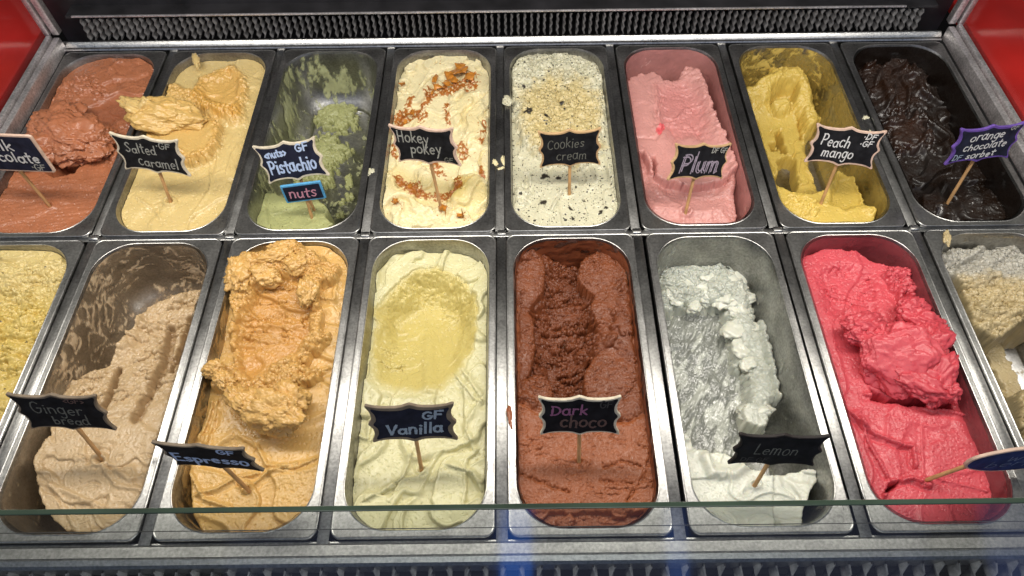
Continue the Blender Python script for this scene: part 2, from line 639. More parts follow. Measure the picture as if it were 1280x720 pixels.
# side frames and side glass
def side(sx, x_in, parent):
    x = x_in
    bm = bmesh.new()
    add_box(bm, (x + sx * 0.007, 0.005, 0.010), (0.010, 0.765, 0.022), bevel=0.0015)
    add_box(bm, (x + sx * 0.018, 0.005, 0.012), (0.008, 0.765, 0.026), bevel=0.0015)
    fr = bm_obj('side_frame', bm, M_ALU, parent, True, 35)
    bm = bmesh.new()
    add_box(bm, (x + sx * 0.008, 0.396, 0.165), (0.011, 0.012, 0.285), bevel=0.0015)
    add_box(bm, (x + sx * 0.021, 0.394, 0.165), (0.009, 0.012, 0.285), bevel=0.0015)
    bm_obj('corner_post', bm, M_ALU, parent, True, 35)
    bm = bmesh.new()
    add_box(bm, (x + sx * 0.0245, 0.0, 0.16), (0.004, 0.776, 0.28))
    bm_obj('side_glass', bm, M_GLASS, parent)

side(-1, -0.694, case)
side(1, 0.7005, case)
# front glass, one upright pane behind the front rail's nose
bm = bmesh.new()
add_box(bm, (0, -0.4250, 0.1140), (1.46, 0.0032, 0.318))
bm_obj('front_glass', bm, M_GLASS, case)
bm = bmesh.new()
add_box(bm, (0, -0.4250, 0.2740), (1.46, 0.0034, 0.0016), bevel=0.0006)
bm_obj('glass_top_edge', bm, M_GEDGE, case)
bm = bmesh.new()
add_box(bm, (0, -0.4231, 0.2195), (1.46, 0.0005, 0.0006))  # thin dark line drawn across the pane
bm_obj('glass_dark_line', bm, M_LINE, case)

# red panels outside the two ends
for sx, nm in ((-1, 'glossy red panel beyond the left end glass of the case'), (1, 'glossy red panel beyond the right end glass of the case')):
    bm = bmesh.new()
    add_box(bm, (sx * 1.062 - (0.006 if sx < 0 else -0.006), 0.1, -0.03), (0.58, 1.1, 0.02), bevel=0.004)
    o = bm_obj('red_panel', bm, M_RED, None, True, 40)
    tag(o, nm, 'panel', 'red panels at the ends of the case')

# ------------------------------------------------------------------ pans
OPW, OPL, OPR = 0.0722, 0.1795, 0.047
DEPTH = 0.098


def rrect(hx, hy, r, n=14, per=10, pery=44):
    """closed rounded rectangle, constant vertex count"""
    P = []
    cs = [(hx - r, hy - r, 0), (-hx + r, hy - r, 90), (-hx + r, -hy + r, 180), (hx - r, -hy + r, 270)]
    for i, (cx, cy, a0) in enumerate(cs):
        for k in range(n + 1):
            a = math.radians(a0 + 90 * k / n)
            P.append((cx + r * math.cos(a), cy + r * math.sin(a)))
        nx, ny, na = cs[(i + 1) % 4]
        a = math.radians(na)
        x1, y1 = nx + r * math.cos(a), ny + r * math.sin(a)
        x0, y0 = P[-1]
        m = per if i % 2 == 0 else pery
        for k in range(1, m):
            P.append((x0 + (x1 - x0) * k / m, y0 + (y1 - y0) * k / m))
    return np.array(P)


def loft(loops, fill_last=False):
    V = np.concatenate(loops)
    n = len(loops[0])
    F = []
    for j in range(len(loops) - 1):
        for i in range(n):
            F.append((j * n + i, j * n + (i + 1) % n, (j + 1) * n + (i + 1) % n, (j + 1) * n + i))
    if fill_last:
        F.append(tuple((len(loops) - 1) * n + i for i in range(n)))
    return V, F


def inset_at(z):
    """how far the basin wall has come in at depth z (z <= 0)"""
    d = np.clip(-z, 0, DEPTH)
    return 0.0005 + 0.010 * d / DEPTH + 0.016 * ss(0.6, 1.0, d / DEPTH) ** 2


def loop3(hx, hy, r, z, **k):
    p = rrect(hx, hy, r, **k)
    return np.column_stack([p, np.full(len(p), z)])


def make_pan():
    hx, hy = PW / 2, PL / 2
    root = thing('steel_pan', 'steel pan', 'pan')
    L = [loop3(hx - 0.0006, hy - 0.0006, 0.011, -0.0095), loop3(hx, hy, 0.011, -0.008), loop3(hx, hy, 0.011, -0.0012),
         loop3(hx - 0.0003, hy - 0.0003, 0.0107, -0.0005), loop3(hx - 0.0008, hy - 0.0008, 0.0105, -0.0001),
         loop3(hx - 0.0014, hy - 0.0014, 0.0100, 0.0), loop3(hx - 0.0022, hy - 0.0022, 0.0095, -0.0003),
         loop3(OPW + 0.0018, OPL + 0.0018, OPR + 0.0016, -0.0003), loop3(OPW + 0.0010, OPL + 0.0010, OPR + 0.001, 0.0000),
         loop3(OPW + 0.0004, OPL + 0.0004, OPR, -0.0002), loop3(OPW, OPL, OPR, -0.0016)]
    V, F = loft(L)
    o = mesh_obj('rim', V, F, M_RIM, root)
    o.data.set_sharp_from_angle(angle=math.radians(14))
    L = [loop3(OPW, OPL, OPR, -0.0016)]
    for d in (0.004, 0.02, 0.04, 0.06, 0.075, 0.085, 0.092, 0.096, 0.098):
        i = float(inset_at(np.array(-d)))
        L.append(loop3(OPW - i, OPL - i, OPR - i * 0.6, -d))
    V, F = loft(L, True)
    mesh_obj('basin', V, F, M_BASIN, root)
    return root


def centres(r, wide=0.1762):
    c = [r[0] - wide / 2] + [(a + b) / 2 for a, b in zip(r[:-1], r[1:])] + [r[-1] + wide / 2]
    return c

CXB, CXF = centres(RAIL_B), centres(RAIL_F)
FLAV = ['milk chocolate', 'salted caramel', 'pistachio', 'hokey pokey', 'cookies cream', 'plum', 'peach mango', 'orange chocolate',
        'flecked pale yellow', 'ginger bread', 'espresso', 'vanilla', 'dark choco', 'lemon', 'pink', 'grey and tan']
proto = None
for k, fl in enumerate(FLAV):
    x, y = (CXB[k], YB) if k < 8 else (CXF[k - 8], YF)
    if proto is None:
        proto = make_pan(); r = proto
    else:
        r = proto.copy(); COL.objects.link(r)
        for ch in list(proto.children):
            c = ch.copy(); COL.objects.link(c); c.parent = r
    r.location = (x, y, 0)
    r['label'] = 'stainless steel pan holding the %s ice cream, %s row' % (fl, 'back' if k < 8 else 'front')
    r['category'] = 'pan'
    r['group'] = 'steel ice cream pans set in two rows'


# ------------------------------------------------------------------ ice cream surfaces
class F:
    """a height field that fills one pan; features are laid out on it, then it becomes a mesh"""
    def __init__(s, k, z0, nx=None, ny=None):
        s.k = k
        s.cx, s.cy = (CXB[k], YB) if k < 8 else (CXF[k - 8], YF)
        nx = nx or (150 if k < 8 else 190); ny = ny or (350 if k < 8 else 430)
        s.nx, s.ny = nx, ny
        S, T = np.meshgrid(np.linspace(-1, 1, nx), np.sin(np.linspace(-1, 1, ny) * np.pi / 2 * 0.55) / np.sin(np.pi / 2 * 0.55))
        s.S, s.T = S, T
        s.z0 = z0
        s.x, s.y = s.plan(np.full(S.shape, -0.012))
        s.X, s.Y = s.x + s.cx, s.y + s.cy
        s.h = np.full(S.shape, float(z0))
        s.tint = np.zeros(S.shape); s.chip = np.zeros(S.shape)
        s.gr = np.full(S.shape, 0.0003)     # amplitude of the fine 3-D roughness
        s.cr = np.zeros(S.shape)            # amplitude of the coarse crumbly 3-D roughness
        s._p = {}
        s.crk = np.full(S.shape, 0.0011)    # depth of the small torn creases
        s.pits = np.full(S.shape, 0.0011)
        s.crot = 10.0
        s.slope_rough = 0.0020
        s.seed = k * 101 + 7

    def plan(s, h):
        def half(i, y):
            hy = OPL - i; hx = OPW - i; r = OPR - i * 0.6
            c = np.clip(np.abs(y) - (hy - r), 0, r)
            return hx - r + np.sqrt(np.maximum(r * r - c * c, 0)), hy
        # laid out over the pan's mouth, then held inside the tapering wall at depth h
        i0 = float(inset_at(np.array(-0.012))) + 0.0004
        y = s.T * (OPL - i0)
        x = s.S * half(i0, y)[0]
        i = inset_at(h) + 0.0004
        y = np.clip(y, -(OPL - i), OPL - i)
        hw = half(i, y)[0]
        return np.clip(x, -hw, hw), y

    def p(s, z=None):
        z = s.z0 if z is None else z
        if z not in s._p: s._p[z] = project(s.X, s.Y, np.full(s.X.shape, z))
        return s._p[z]

    def n(s, size, o=4, seed=0, ax=1.0, ay=1.0, rot=0.0):
        a = math.radians(rot); c, q = math.cos(a), math.sin(a)
        u = (s.X * c + s.Y * q) / (size * ax); v = (-s.X * q + s.Y * c) / (size * ay)
        return fbm2(u + 31.7, v + 11.3, o, s.seed + seed)

    def rid(s, size, o=4, seed=0, ax=1.0, ay=1.0, rot=0.0):
        a = math.radians(rot); c, q = math.cos(a), math.sin(a)
        u = (s.X * c + s.Y * q) / (size * ax); v = (-s.X * q + s.Y * c) / (size * ay)
        return rid2(u + 31.7, v + 11.3, o, s.seed + seed)

    def cells(s, size, seed=0, warp=0.4):
        w = s.n(size * 1.5, 2, seed + 3) * warp
        return cell2(s.X / size + w, s.Y / size - w, s.seed + seed)

    def poly(s, pts, z=None, rough=0.0, size=0.012, seed=0):
        px, py = s.p(z)
        d = poly_sd(px, py, pts)
        if rough: d = d + rough * s.n(size, 4, seed + 50)
        return d

    def line(s, pts, z=None, rough=0.0, size=0.012, seed=0):
        px, py = s.p(z)
        d, sd = line_d(px, py, pts)
        if rough: d = np.abs(d + rough * s.n(size, 3, seed + 60))
        return d, sd

    def ell(s, cx, cy, rx, ry, rot=0.0, z=None, rough=0.0, size=0.012, seed=0):
        """1 at the centre, 0 on the ellipse's edge, negative outside"""
        px, py = s.p(z)
        a = math.radians(rot); c, q = math.cos(a), math.sin(a)
        u = ((px - cx) * c + (py - cy) * q) / rx; v = (-(px - cx) * q + (py - cy) * c) / ry
        d = 1 - np.sqrt(u * u + v * v)
        if rough: d = d + rough * s.n(size, 4, seed + 70)
        return d

    # ---- recipes
    def folds(s, amp, size, rot=0, mask=1.0, ax=2.5, sharp=5.0, seed=0, warp=0.5):
        w1 = s.n(size * 2.2, 2, seed + 1) * warp
        a = math.radians(rot); c, q = math.cos(a), math.sin(a)
        u = (s.X * c + s.Y * q) / (size * ax) + w1; v = (-s.X * q + s.Y * c) / size + w1 * 1.3
        r = fbm2(u + 5.1, v + 9.2, 2, s.seed + seed + 2, 0.35)
        lip = np.exp(-(r * sharp * 1.1 - 0.35) ** 2 * 3)
        s.h = s.h + mask * amp * (0.55 * np.tanh(sharp * r) + 0.45 * lip + 0.5 * fbm2(u * 0.6, v * 0.6, 2, s.seed + seed + 4))

    def streaks(s, amp, size, rot=90, mask=1.0, ax=9.0, seed=0):
        s.h = s.h + mask * amp * s.n(size, 3, seed + 20, ax, 1.0, rot)

    def tears(s, amp, size, mask=1.0, rot=0, seed=0, ax=2.6):
        """small torn scales across the path of the scoop"""
        n1 = s.n(size, 3, seed + 30, ax, 1.0, rot)
        n2 = s.n(size * 2.6, 2, seed + 31, 1.4, 1.0, rot)
        t = ss(-0.02, 0.12, n1) - 0.5
        gap = np.exp(-(n1 / 0.05) ** 2)
        k = ss(-0.25, 0.25, n2)
        s.h = s.h + mask * amp * k * (t * 0.9 - 0.8 * gap + 0.35 * s.n(size * 0.45, 2, seed + 33))

    def crumble(s, amp, size=0.007, mask=1.0, seed=0):
        w = s.n(size * 2, 2, seed + 5) * size * 0.8
        r = rid2((s.X + w) / (size * 2.4), (s.Y - w) / (size * 1.7), 5, s.seed + seed, 0.62)
        c2 = s.cells(size * 0.5, seed + 9, 0.6)
        t = np.tanh(5 * s.n(size * 2.2, 3, seed + 44, 1.6, 1.0))
        s.h = s.h + mask * amp * (0.9 * (r - 0.2) + (0.5 - c2) * 0.30 + 0.40 * t + 0.6 * s.n(size * 3.2, 4, seed + 40))
        s.cr = np.maximum(s.cr, np.clip(mask, 0, 1) * amp * 0.55)

    def hole(s, x, y, r, depth=0.006, collar=0.002, z=None):
        px, py = s.p(z)
        d = np.hypot(px - x, (py - y) * 1.3) / r
        s.h += collar * np.exp(-((d - 1.3) / 0.5) ** 2) - depth * np.exp(-(d / 0.75) ** 2)

    def verts(s):
        k = s.n(0.030, 3, 301)
        sl_ = np.hypot(np.gradient(s.h, axis=1) / (np.abs(np.gradient(s.X, axis=1)) + 1e-6), np.gradient(s.h, axis=0) / (np.abs(np.gradient(s.Y, axis=0)) + 1e-6))
        ok = 1 - ss(0.5, 1.2, sl_)
        s.crk = s.crk * ok; s.pits = s.pits * ok
        for q, (sz, th) in enumerate(((0.0085, 0.035), (0.0050, 0.045))):
            n1 = s.n(sz, 2, 310 + q * 7, 2.0, 0.9, s.crot + 25 * q)
            g_ = s.n(sz * 1.3, 2, 330 + q * 7)
            s.h = s.h - s.crk * (1 - 0.35 * q) * np.exp(-(n1 / th) ** 2) * ss(0.05, 0.35, g_ + 0.5 * k)
        s.h = s.h - s.pits * ss(0.20, 0.06, s.cells(0.0075, 351, 0.5)) - s.pits * 0.7 * ss(0.22, 0.06, s.cells(0.0046, 352, 0.5)) * ss(-0.1, 0.2, k)
        x, y = s.plan(np.clip(s.h, -DEPTH, 0))
        P = np.stack([x + s.cx, y + s.cy, s.h], -1)
        du = np.gradient(P, axis=1); dv = np.gradient(P, axis=0)
        nrm = np.cross(du, dv); nrm /= np.linalg.norm(nrm, axis=-1, keepdims=True) + 1e-12
        gu = np.gradient(s.h, axis=1) / (np.abs(np.gradient(P[..., 0], axis=1)) + 1e-6)
        gv = np.gradient(s.h, axis=0) / (np.abs(np.gradient(P[..., 1], axis=0)) + 1e-6)
        slope = np.hypot(gu, gv)
        s.cr = np.maximum(s.cr, s.slope_rough * ss(0.8, 2.2, slope))
        edge = ss(0.0, 0.04, 1 - np.abs(s.S)) * ss(0.0, 0.02, 1 - np.abs(s.T)) * (1 - ss(0.0, 0.0006, np.hypot(x - s.x, y - s.y)))
        fine = fbm3(P, 420, 3, s.seed) * s.gr + fbm3(P, 160, 4, s.seed + 5, True) * s.cr * 0.8
        P = P + nrm * (fine * (0.25 + 0.75 * edge))[..., None]
        return P

    def build(s, name, mat, parent=None):
        P = s.verts()
        ny, nx = s.S.shape
        i = np.arange(ny * nx).reshape(ny, nx)
        q = np.stack([i[:-1, :-1], i[:-1, 1:], i[1:, 1:], i[1:, :-1]], -1).reshape(-1, 4)
        # drop what lies wholly under the pan's floor
        low = (s.h < -DEPTH - 0.003).ravel()
        q = q[~low[q].all(1)]
        used = np.unique(q)
        mp = np.full(ny * nx, -1); mp[used] = np.arange(len(used))
        at = {'tint': np.clip(s.tint, 0, 1).ravel()[used], 'chip': np.clip(s.chip, 0, 1).ravel()[used]}
        V = P.reshape(-1, 3)[used]
        if parent is not None: V = V - np.array(parent.location)
        return mesh_obj(name, V, mp[q], mat, parent, True, at)


def lump(name, mat, parent, c, r, rot=(0, 0, 0), seed=0, big=0.25, mid=0.10, fine=0.05, sub=6, flat=None, tint=0.0, stretch=(1, 1, 1), mscale=2.6):
    """one torn scoop of ice cream, with a real underside"""
    bm = bmesh.new()
    bmesh.ops.create_icosphere(bm, subdivisions=sub, radius=1.0)
    D = np.array([v.co for v in bm.verts])
    Fc = np.array([[v.index for v in f.verts] for f in bm.faces])
    bm.free()
    Q = D * np.array(stretch)
    W = np.stack([fbm3(Q, 2.2, 2, seed + 3), fbm3(Q, 2.2, 2, seed + 5), fbm3(Q, 2.2, 2, seed + 7)], -1)
    Qw = Q + 0.25 * W
    d = 1 + big * fbm3(Q, 1.1, 2, seed) * 1.9
    d = d + mid * np.tanh(5 * fbm3(Qw, mscale * 0.8, 3, seed + 13)) * 0.8
    d = d + mid * fbm3(Qw, mscale, 5, seed + 11, True, 0.62)
    d = d + fine * fbm3(Q, 9, 4, seed + 23, True, 0.62) + fine * 0.6 * fbm3(Q, 24, 2, seed + 29)
    P = D * d[:, None]
    if flat is not None: P[:, 2] = np.where(P[:, 2] < flat, flat + (P[:, 2] - flat) * 0.25, P[:, 2])
    P = P * np.array(r)
    R = np.array(Euler([math.radians(a) for a in rot], 'XYZ').to_matrix())
    P = P @ R.T + np.array(c)
    if parent is not None: P = P - np.array(parent.location)
    tt = np.clip(tint + 0.4 * fbm3(D, 3, 3, seed + 2), 0, 1) if tint else np.zeros(len(D))
    return mesh_obj(name, P, Fc, mat, parent, True, {'tint': tt, 'chip': np.zeros(len(D))})


def chunk(name, mat, parent, c, r, rot, seed):
    rng = random.Random(seed)
    bm = bmesh.new()
    for _ in range(13):
        v = Vector((rng.gauss(0, 1), rng.gauss(0, 1), rng.gauss(0, 1))).normalized() * rng.uniform(.8, 1.15)
        bm.verts.new((v.x * r[0], v.y * r[1], v.z * r[2]))
    bmesh.ops.convex_hull(bm, input=bm.verts)
    M = Matrix.Translation(Vector(c) - (parent.location if parent else Vector())) @ Euler([math.radians(a) for a in rot]).to_matrix().to_4x4()
    for v in bm.verts: v.co = M @ v.co
    bmesh.ops.bevel(bm, geom=list(bm.edges), offset=min(r) * 0.18, segments=1, affect='EDGES')
    return bm_obj(name, bm, mat, parent, False)


def residue(name, mat, parent, k, thr, seed=0, size=0.02, ax=1.0, az=0.5, zr=(-0.002, -0.093), floor=True, mask=None, off=0.0008, wisp=False):
    """thin smears left on the basin's wall and floor, with holes where the steel shows"""
    cx, cy = (CXB[k], YB) if k < 8 else (CXF[k - 8], YF)
    n, per, pery = 34, 26, 130
    ds = list(np.linspace(-zr[0], -zr[1], 46))
    Ls = []
    for d in ds:
        i = float(inset_at(np.array(-d))) + off
        Ls.append(loop3(OPW - i, OPL - i, OPR - i * 0.6, -d, n=n, per=per, pery=pery))
    m = len(Ls[0])
    if floor:
        i0 = float(inset_at(np.array(-0.0975))) + 0.002
        for f in np.linspace(0, 0.97, 34):
            hx, hy = (OPW - i0) * (1 - f), (OPL - i0) - (OPW - i0) * f
            Ls.append(loop3(max(hx, 0.001), max(hy, 0.001), max(0.0008, (OPR - i0 * 0.6) * (1 - f)), -DEPTH + off, n=n, per=per, pery=pery))
    V = np.concatenate(Ls)
    nl = len(Ls)
    idx = np.arange(nl * m).reshape(nl, m)
    q = np.stack([idx[:-1], np.roll(idx, -1, 1)[:-1], np.roll(idx, -1, 1)[1:], idx[1:]], -1).reshape(-1, 4)
    Q = V * np.array([1 / ax, 1 / ax, 1 / az])
    if wisp:
        Wp = np.stack([fbm3(V, 28, 2, seed + 41), fbm3(V, 28, 2, seed + 43), fbm3(V, 28, 2, seed + 47)], -1)
        nn = fbm3(Q + 0.035 * Wp, 1 / size, 4, seed + 3, True, 0.6) - 0.62 + 0.5 * fbm3(V, 1 / 0.04, 3, seed + 9)
    else:
        nn = fbm3(Q, 1 / size, 5, seed + 3, gain=0.6) + 0.45 * fbm3(V, 1 / 0.05, 2, seed + 9)
    t = thr(V[:, 0] + cx, V[:, 1] + cy, V[:, 2]) if callable(thr) else thr
    val = nn - t + 0.10 * fbm3(V, 260, 3, seed + 31)
    if mask is not None: val = np.where(mask(V), val, -1)
    keep = (val[q] > -0.02).any(1)
    q = q[keep]
    if len(q) == 0: return None
    used = np.unique(q); mp = np.full(len(V), -1); mp[used] = np.arange(len(used))
    th = np.clip(val - 0.05, 0, 0.4) * 0.005
    # push inwards by thickness
    ctr = V * np.array([0.0, 0.6, 0.0])
    dirn = ctr - V; dirn[:, 2] = np.where(V[:, 2] < -DEPTH + 0.002, 0.06, 0.01)
    dirn /= np.linalg.norm(dirn, axis=1)[:, None] + 1e-9
    V = V + dirn * (th * (0.6 + 0.8 * np.abs(fbm3(V, 300, 2, seed))))[:, None]
    V = V[used] + np.array([cx, cy, 0.0])
    if parent is not None: V = V - np.array(parent.location)
    o = mesh_obj(name, V, mp[q], mat, parent, True, {'tint': np.zeros(len(V)), 'chip': np.zeros(len(V)), 'cover': ss(-0.02, 0.16, val)[used]})
    o['kind'] = 'stuff'
    return o


def zp(pts, x0, y0, s):
    return [(x0 + a / s, y0 + b / s) for a, b in pts]


def tub(k, label):
    cx, cy = (CXB[k], YB) if k < 8 else (CXF[k - 8], YF)
    return thing('ice_cream', label, 'ice cream', (cx, cy, -DEPTH), group='ice cream in the pans')

# ---- milk chocolate (back row, far left)
mk = cream('milk_chocolate_ice', (176, 110, 76), (150, 86, 58), specks=((260, 0.2, 0.15, (120, 60, 42)),), var=0.16)
T = tub(0, 'light brown chocolate ice cream with a big torn lump, far left of the back row')
f = F(0, -0.010)
Z = lambda pts: zp(pts, 0, 60, 3.13)
b = f.poly(Z([(230, 130), (430, 20), (620, 60), (600, 200), (540, 300), (470, 330), (400, 300), (300, 260), (200, 280)]), rough=6)
f.h += 0.006 * ss(-4, 14, b)
f.folds(0.004, 0.03, 20, ss(0, 25, b), seed=1)
d, sd = f.line(Z([(440, 100), (480, 60), (560, 50)])); f.h += 0.004 * np.exp(-(d / 4) ** 2) * (1 + sd) * 0.5
d, sd = f.line(Z([(450, 140), (540, 130), (590, 110)])); f.h -= 0.003 * np.exp(-(d / 2.5) ** 2)
cz = ss(0.0, 0.5, f.ell(*Z([(370, 165)])[0], 24, 14, 40, rough=0.3))
f.crumble(0.007, 0.008, cz, 1)
cz = ss(-0.1, 0.4, f.ell(*Z([(280, 190)])[0], 26, 18, -30, rough=0.3))
f.crumble(0.004, 0.008, cz, 4)
tr = ss(-0.1, 0.6, f.ell(*Z([(430, 250)])[0], 34, 22, -10)); f.h -= 0.006 * tr; f.tint += 0.5 * tr
pit = f.poly(Z([(180, 480), (240, 420), (330, 400), (425, 360), (450, 395), (340, 440), (290, 480), (210, 500)]), rough=3)
f.h -= 0.028 * ss(-3, 5, pit); f.tint += 0.5 * ss(0, 6, pit)  # pit tinted darker too, shade under the lump put into its colour
ed = ss(-0.2, 0.3, f.ell(*Z([(440, 430)])[0], 12, 10, rough=0.5)); f.crumble(0.006, 0.006, ed, 6)
px, py = f.p()
fr = ss(218, 226, py)
f.folds(0.0014, 0.05, 5, fr, seed=8)
d, sd = f.line(Z([(20, 540), (120, 555), (250, 550), (370, 560)]), rough=2); f.h -= 0.0025 * np.exp(-(d / 3.5) ** 2)
f.streaks(0.0006, 0.004, 8, fr)
f.hole(62, 257, 4)
f.gr[:] = 0.0004
f.build('ice_cream_mass', mk, T)
lump('scoop_lump', mk, T, tuple(ground(92, 172, 0.006)), (0.052, 0.036, 0.018), (10, 4, -18), 11, 0.36, 0.15, 0.10, 6, mscale=3.2)
lump('scoop_lump', mk, T, tuple(ground(72, 158, 0.004)), (0.034, 0.032, 0.018), (0, 0, 30), 13, 0.34, 0.15, 0.10, 6)
lump('scoop_lump', mk, T, tuple(ground(56, 188, 0.0)), (0.032, 0.024, 0.018), (0, 0, 20), 15, 0.34, 0.18, 0.10, 5)
lump('scoop_lump', mk, T, tuple(ground(122, 172, 0.006)), (0.020, 0.018, 0.012), (0, 0, 50), 17, 0.34, 0.18, 0.10, 5)

# ---- salted caramel
sc_m = cream('caramel_ice', (216, 190, 128), (214, 166, 84), specks=((300, 0.12, 0.10, (190, 150, 90)),), var=0.08)
T = tub(1, 'pale caramel ice cream with golden scooped curl hanging over its left rim')
f = F(1, -0.011)
Z = lambda pts: zp(pts, 130, 60, 3.13)
f.folds(0.0030, 0.05, 70, 1, seed=3)
dish = f.poly(Z([(375, 130), (430, 105), (500, 80), (550, 120), (560, 200), (525, 280), (470, 275), (400, 250), (360, 200)]), rough=4, size=0.01)
f.h += 0.007 * ss(-3, 3, dish) - 0.010 * ss(0, 18, dish); f.tint += 0.75 * ss(-3, 5, dish)
rm = np.exp(-(dish / 4) ** 2); f.crumble(0.0045, 0.006, rm, 2); f.tint += 0.3 * rm
f.gr += 0.0008 * ss(0, 6, dish)
d, sd = f.line(Z([(235, 165), (330, 200), (420, 245), (520, 275)]), rough=3)
m = ss(16, 3, d); f.h += 0.008 * m; f.tint += 0.7 * m; f.crumble(0.005, 0.006, m, 5)
disc = f.poly(Z([(150, 330), (250, 290), (330, 270), (400, 270), (450, 300), (445, 360), (410, 410), (335, 440), (280, 420), (200, 400)]), z=0.0, rough=4, size=0.008)
f.h += 0.014 * ss(-2.5, 2, disc); f.tint += 0.55 * ss(-3, 3, disc)
rm = np.exp(-((disc - 1) / 5) ** 2) * ss(150, 235, f.p()[0]); f.crumble(0.005, 0.006, rm, 8); f.tint += 0.3 * rm
for pts in ([(410, 470), (420, 520), (415, 560), (340, 665)], [(560, 330), (500, 420), (480, 490)], [(545, 380), (510, 470), (520, 500)], [(130, 590), (200, 640), (220, 670)]):
    d, sd = f.line(Z(pts), rough=1.5); f.h += 0.0022 * np.exp(-(d / 2.5) ** 2) - 0.0018 * ss(7, 0, d) * (sd > 0)
f.hole(213, 253, 5, 0.004, 0.004)
m = ss(0, 0.6, f.ell(205, 258, 22, 9, 10, rough=0.4)); f.crumble(0.002, 0.008, m, 10)
f.build('ice_cream_mass', sc_m, T)
lump('scoop_curl', sc_m, T, tuple(ground(206, 146, 0.010)), (0.047, 0.026, 0.020), (12, 8, -8), 31, 0.30, 0.13, 0.06, 6, tint=0.6)
lump('scoop_curl', sc_m, T, tuple(ground(176, 138, 0.020)), (0.030, 0.011, 0.010), (0, 18, -22), 34, 0.35, 0.14, 0.07, 5, tint=0.35)
lump('scoop_curl', sc_m, T, tuple(ground(181, 133, 0.026)), (0.008, 0.007, 0.013), (0, 25, 0), 37, 0.3, 0.14, 0.07, 4, tint=0.25)
lump('scoop_curl', sc_m, T, tuple(ground(245, 75, 0.000)), (0.005, 0.016, 0.004), (0, 0, 25), 39, 0.3, 0.12, 0.05, 4, tint=0.1)

# ---- pistachio
pi_m = cream('pistachio_ice', (176, 178, 122), (158, 160, 106), specks=((240, 0.2, 0.2, (110, 108, 50)),), var=0.12, rough=0.4)
T = tub(2, 'nearly finished green pistachio ice cream with bare steel showing between its smears')
f = F(2, -0.112)
Z = lambda pts: zp(pts, 300, 55, 3.064)
low = -0.0925
def mass(pts, z, edge=2.5, rough=4, size=0.011, seed=0, top=0.0):
    d = f.poly(pts, z=z, rough=rough, size=size, seed=seed)
    m = ss(-edge, edge, d)
    f.h = np.maximum(f.h, -0.112 + (z + top * ss(0, 20, d) + 0.112) * m)
    return d, m
d1, m1 = mass(Z([(330, 180), (430, 180), (445, 260), (440, 310), (400, 330), (340, 320), (285, 300), (280, 250), (310, 215)]), low, 2.0, 15, size=0.009, top=0.004, seed=1)
d2, m2 = mass(Z([(300, 350), (345, 345), (400, 390), (420, 400), (390, 440), (350, 460), (300, 470), (240, 440), (250, 390)]), low + 0.002, 2.0, 15, size=0.009, top=0.004, seed=2)
d3, m3 = mass(Z([(400, 500), (430, 500), (430, 545), (405, 545)]), low, 1.5, 5, 0.007, seed=3)
d4, m4 = mass(Z([(300, 470), (360, 480), (345, 525), (180, 545), (170, 515)]), low + 0.004, 2.0, 12, size=0.009, top=0.01, seed=4)
for q, pp in enumerate(([(405, 570), (430, 565), (428, 590), (405, 592)], [(375, 595), (400, 592), (400, 610), (378, 612)], [(370, 640), (395, 640), (395, 655), (372, 655)], [(375, 140), (410, 130), (415, 160), (380, 165)])):
    mass(Z(pp), low, 1.3, 4, 0.006, seed=20 + q)
m = np.clip(m1 + m2 + m4, 0, 1); f.crumble(0.0018, 0.010, m, 1); f.folds(0.003, 0.014, 30, m, seed=4)
d5, m5 = mass(Z([(20, 560), (70, 560), (110, 540), (180, 560), (300, 570), (330, 600), (325, 640), (360, 680), (300, 740), (20, 740)]), -0.024, 3, 3, 0.014, seed=9)
f.h -= m5 * 0.012 * ss(290, 255, f.p(-0.024)[1])
d, sd = f.line(Z([(110, 540), (95, 590), (110, 680)]), z=-0.024); f.h += m5 * 0.006 * ss(1, -4, d * -sd - 0) * 0.6
f.folds(0.0015, 0.03, 80, m5, seed=6)
f.tint += 0.35 * (1 - m5)
f.gr[:] = 0.0005; f.crk = 0.0008 + 0.0025 * m; f.hole(388, 264, 4, 0.004, 0.002, -0.024)
f.build('ice_cream_mass', pi_m, T)
pir = cream('pistachio_residue', (186, 188, 142), (186, 188, 142), var=0.2, rough=0.3, thin=0.78)
residue('wall_residue', pir, T, 2, lambda x, y, z: np.where(z < -0.09, 0.16, np.where(y > 0.3, 0.02, 0.06) + 0.10 * ss(-0.26, -0.2, x)), 5, 0.016, ax=0.7, az=1.6)

# ---- hokey pokey
hk = cream('hokey_pokey_ice', (234, 220, 174), (224, 200, 124), chip=(172, 104, 40), specks=((190, 0.22, 0.10, (190, 128, 56)), (300, 0.14, 0.12, (170, 110, 50))), var=0.08)
tf = plain('toffee', lin((186, 120, 44)), 0.25, 0, 0.35, 160)
T = tub(3, 'cream coloured ice cream scattered with broken orange toffee')
f = F(3, -0.013)
Z = lambda pts: zp(pts, 460, 55, 3.06)
f.folds(0.006, 0.026, 50, 1, seed=2, warp=0.9)
px, py = f.p()
s1 = f.poly(Z([(310, 200), (370, 180), (440, 200), (455, 300), (440, 380), (400, 400), (340, 330), (305, 270)]), rough=3)
f.h += 0.006 * ss(-3, 6, s1); f.tint += 0.25 * ss(0, 10, s1)
f.gr += 0.0003
s2 = f.ell(*Z([(390, 575)])[0], 27, 25, rough=0.08); f.h += 0.012 * np.sqrt(np.clip(s2, 0, 1)) - 0.004 * np.exp(-(s2 / 0.12) ** 2); f.tint += 0.55 * ss(0, 0.3, s2)
d, sd = f.line(Z([(450, 370), (400, 410), (350, 420), (440, 500)]), rough=2); f.h += 0.003 * np.exp(-(d / 3) ** 2)
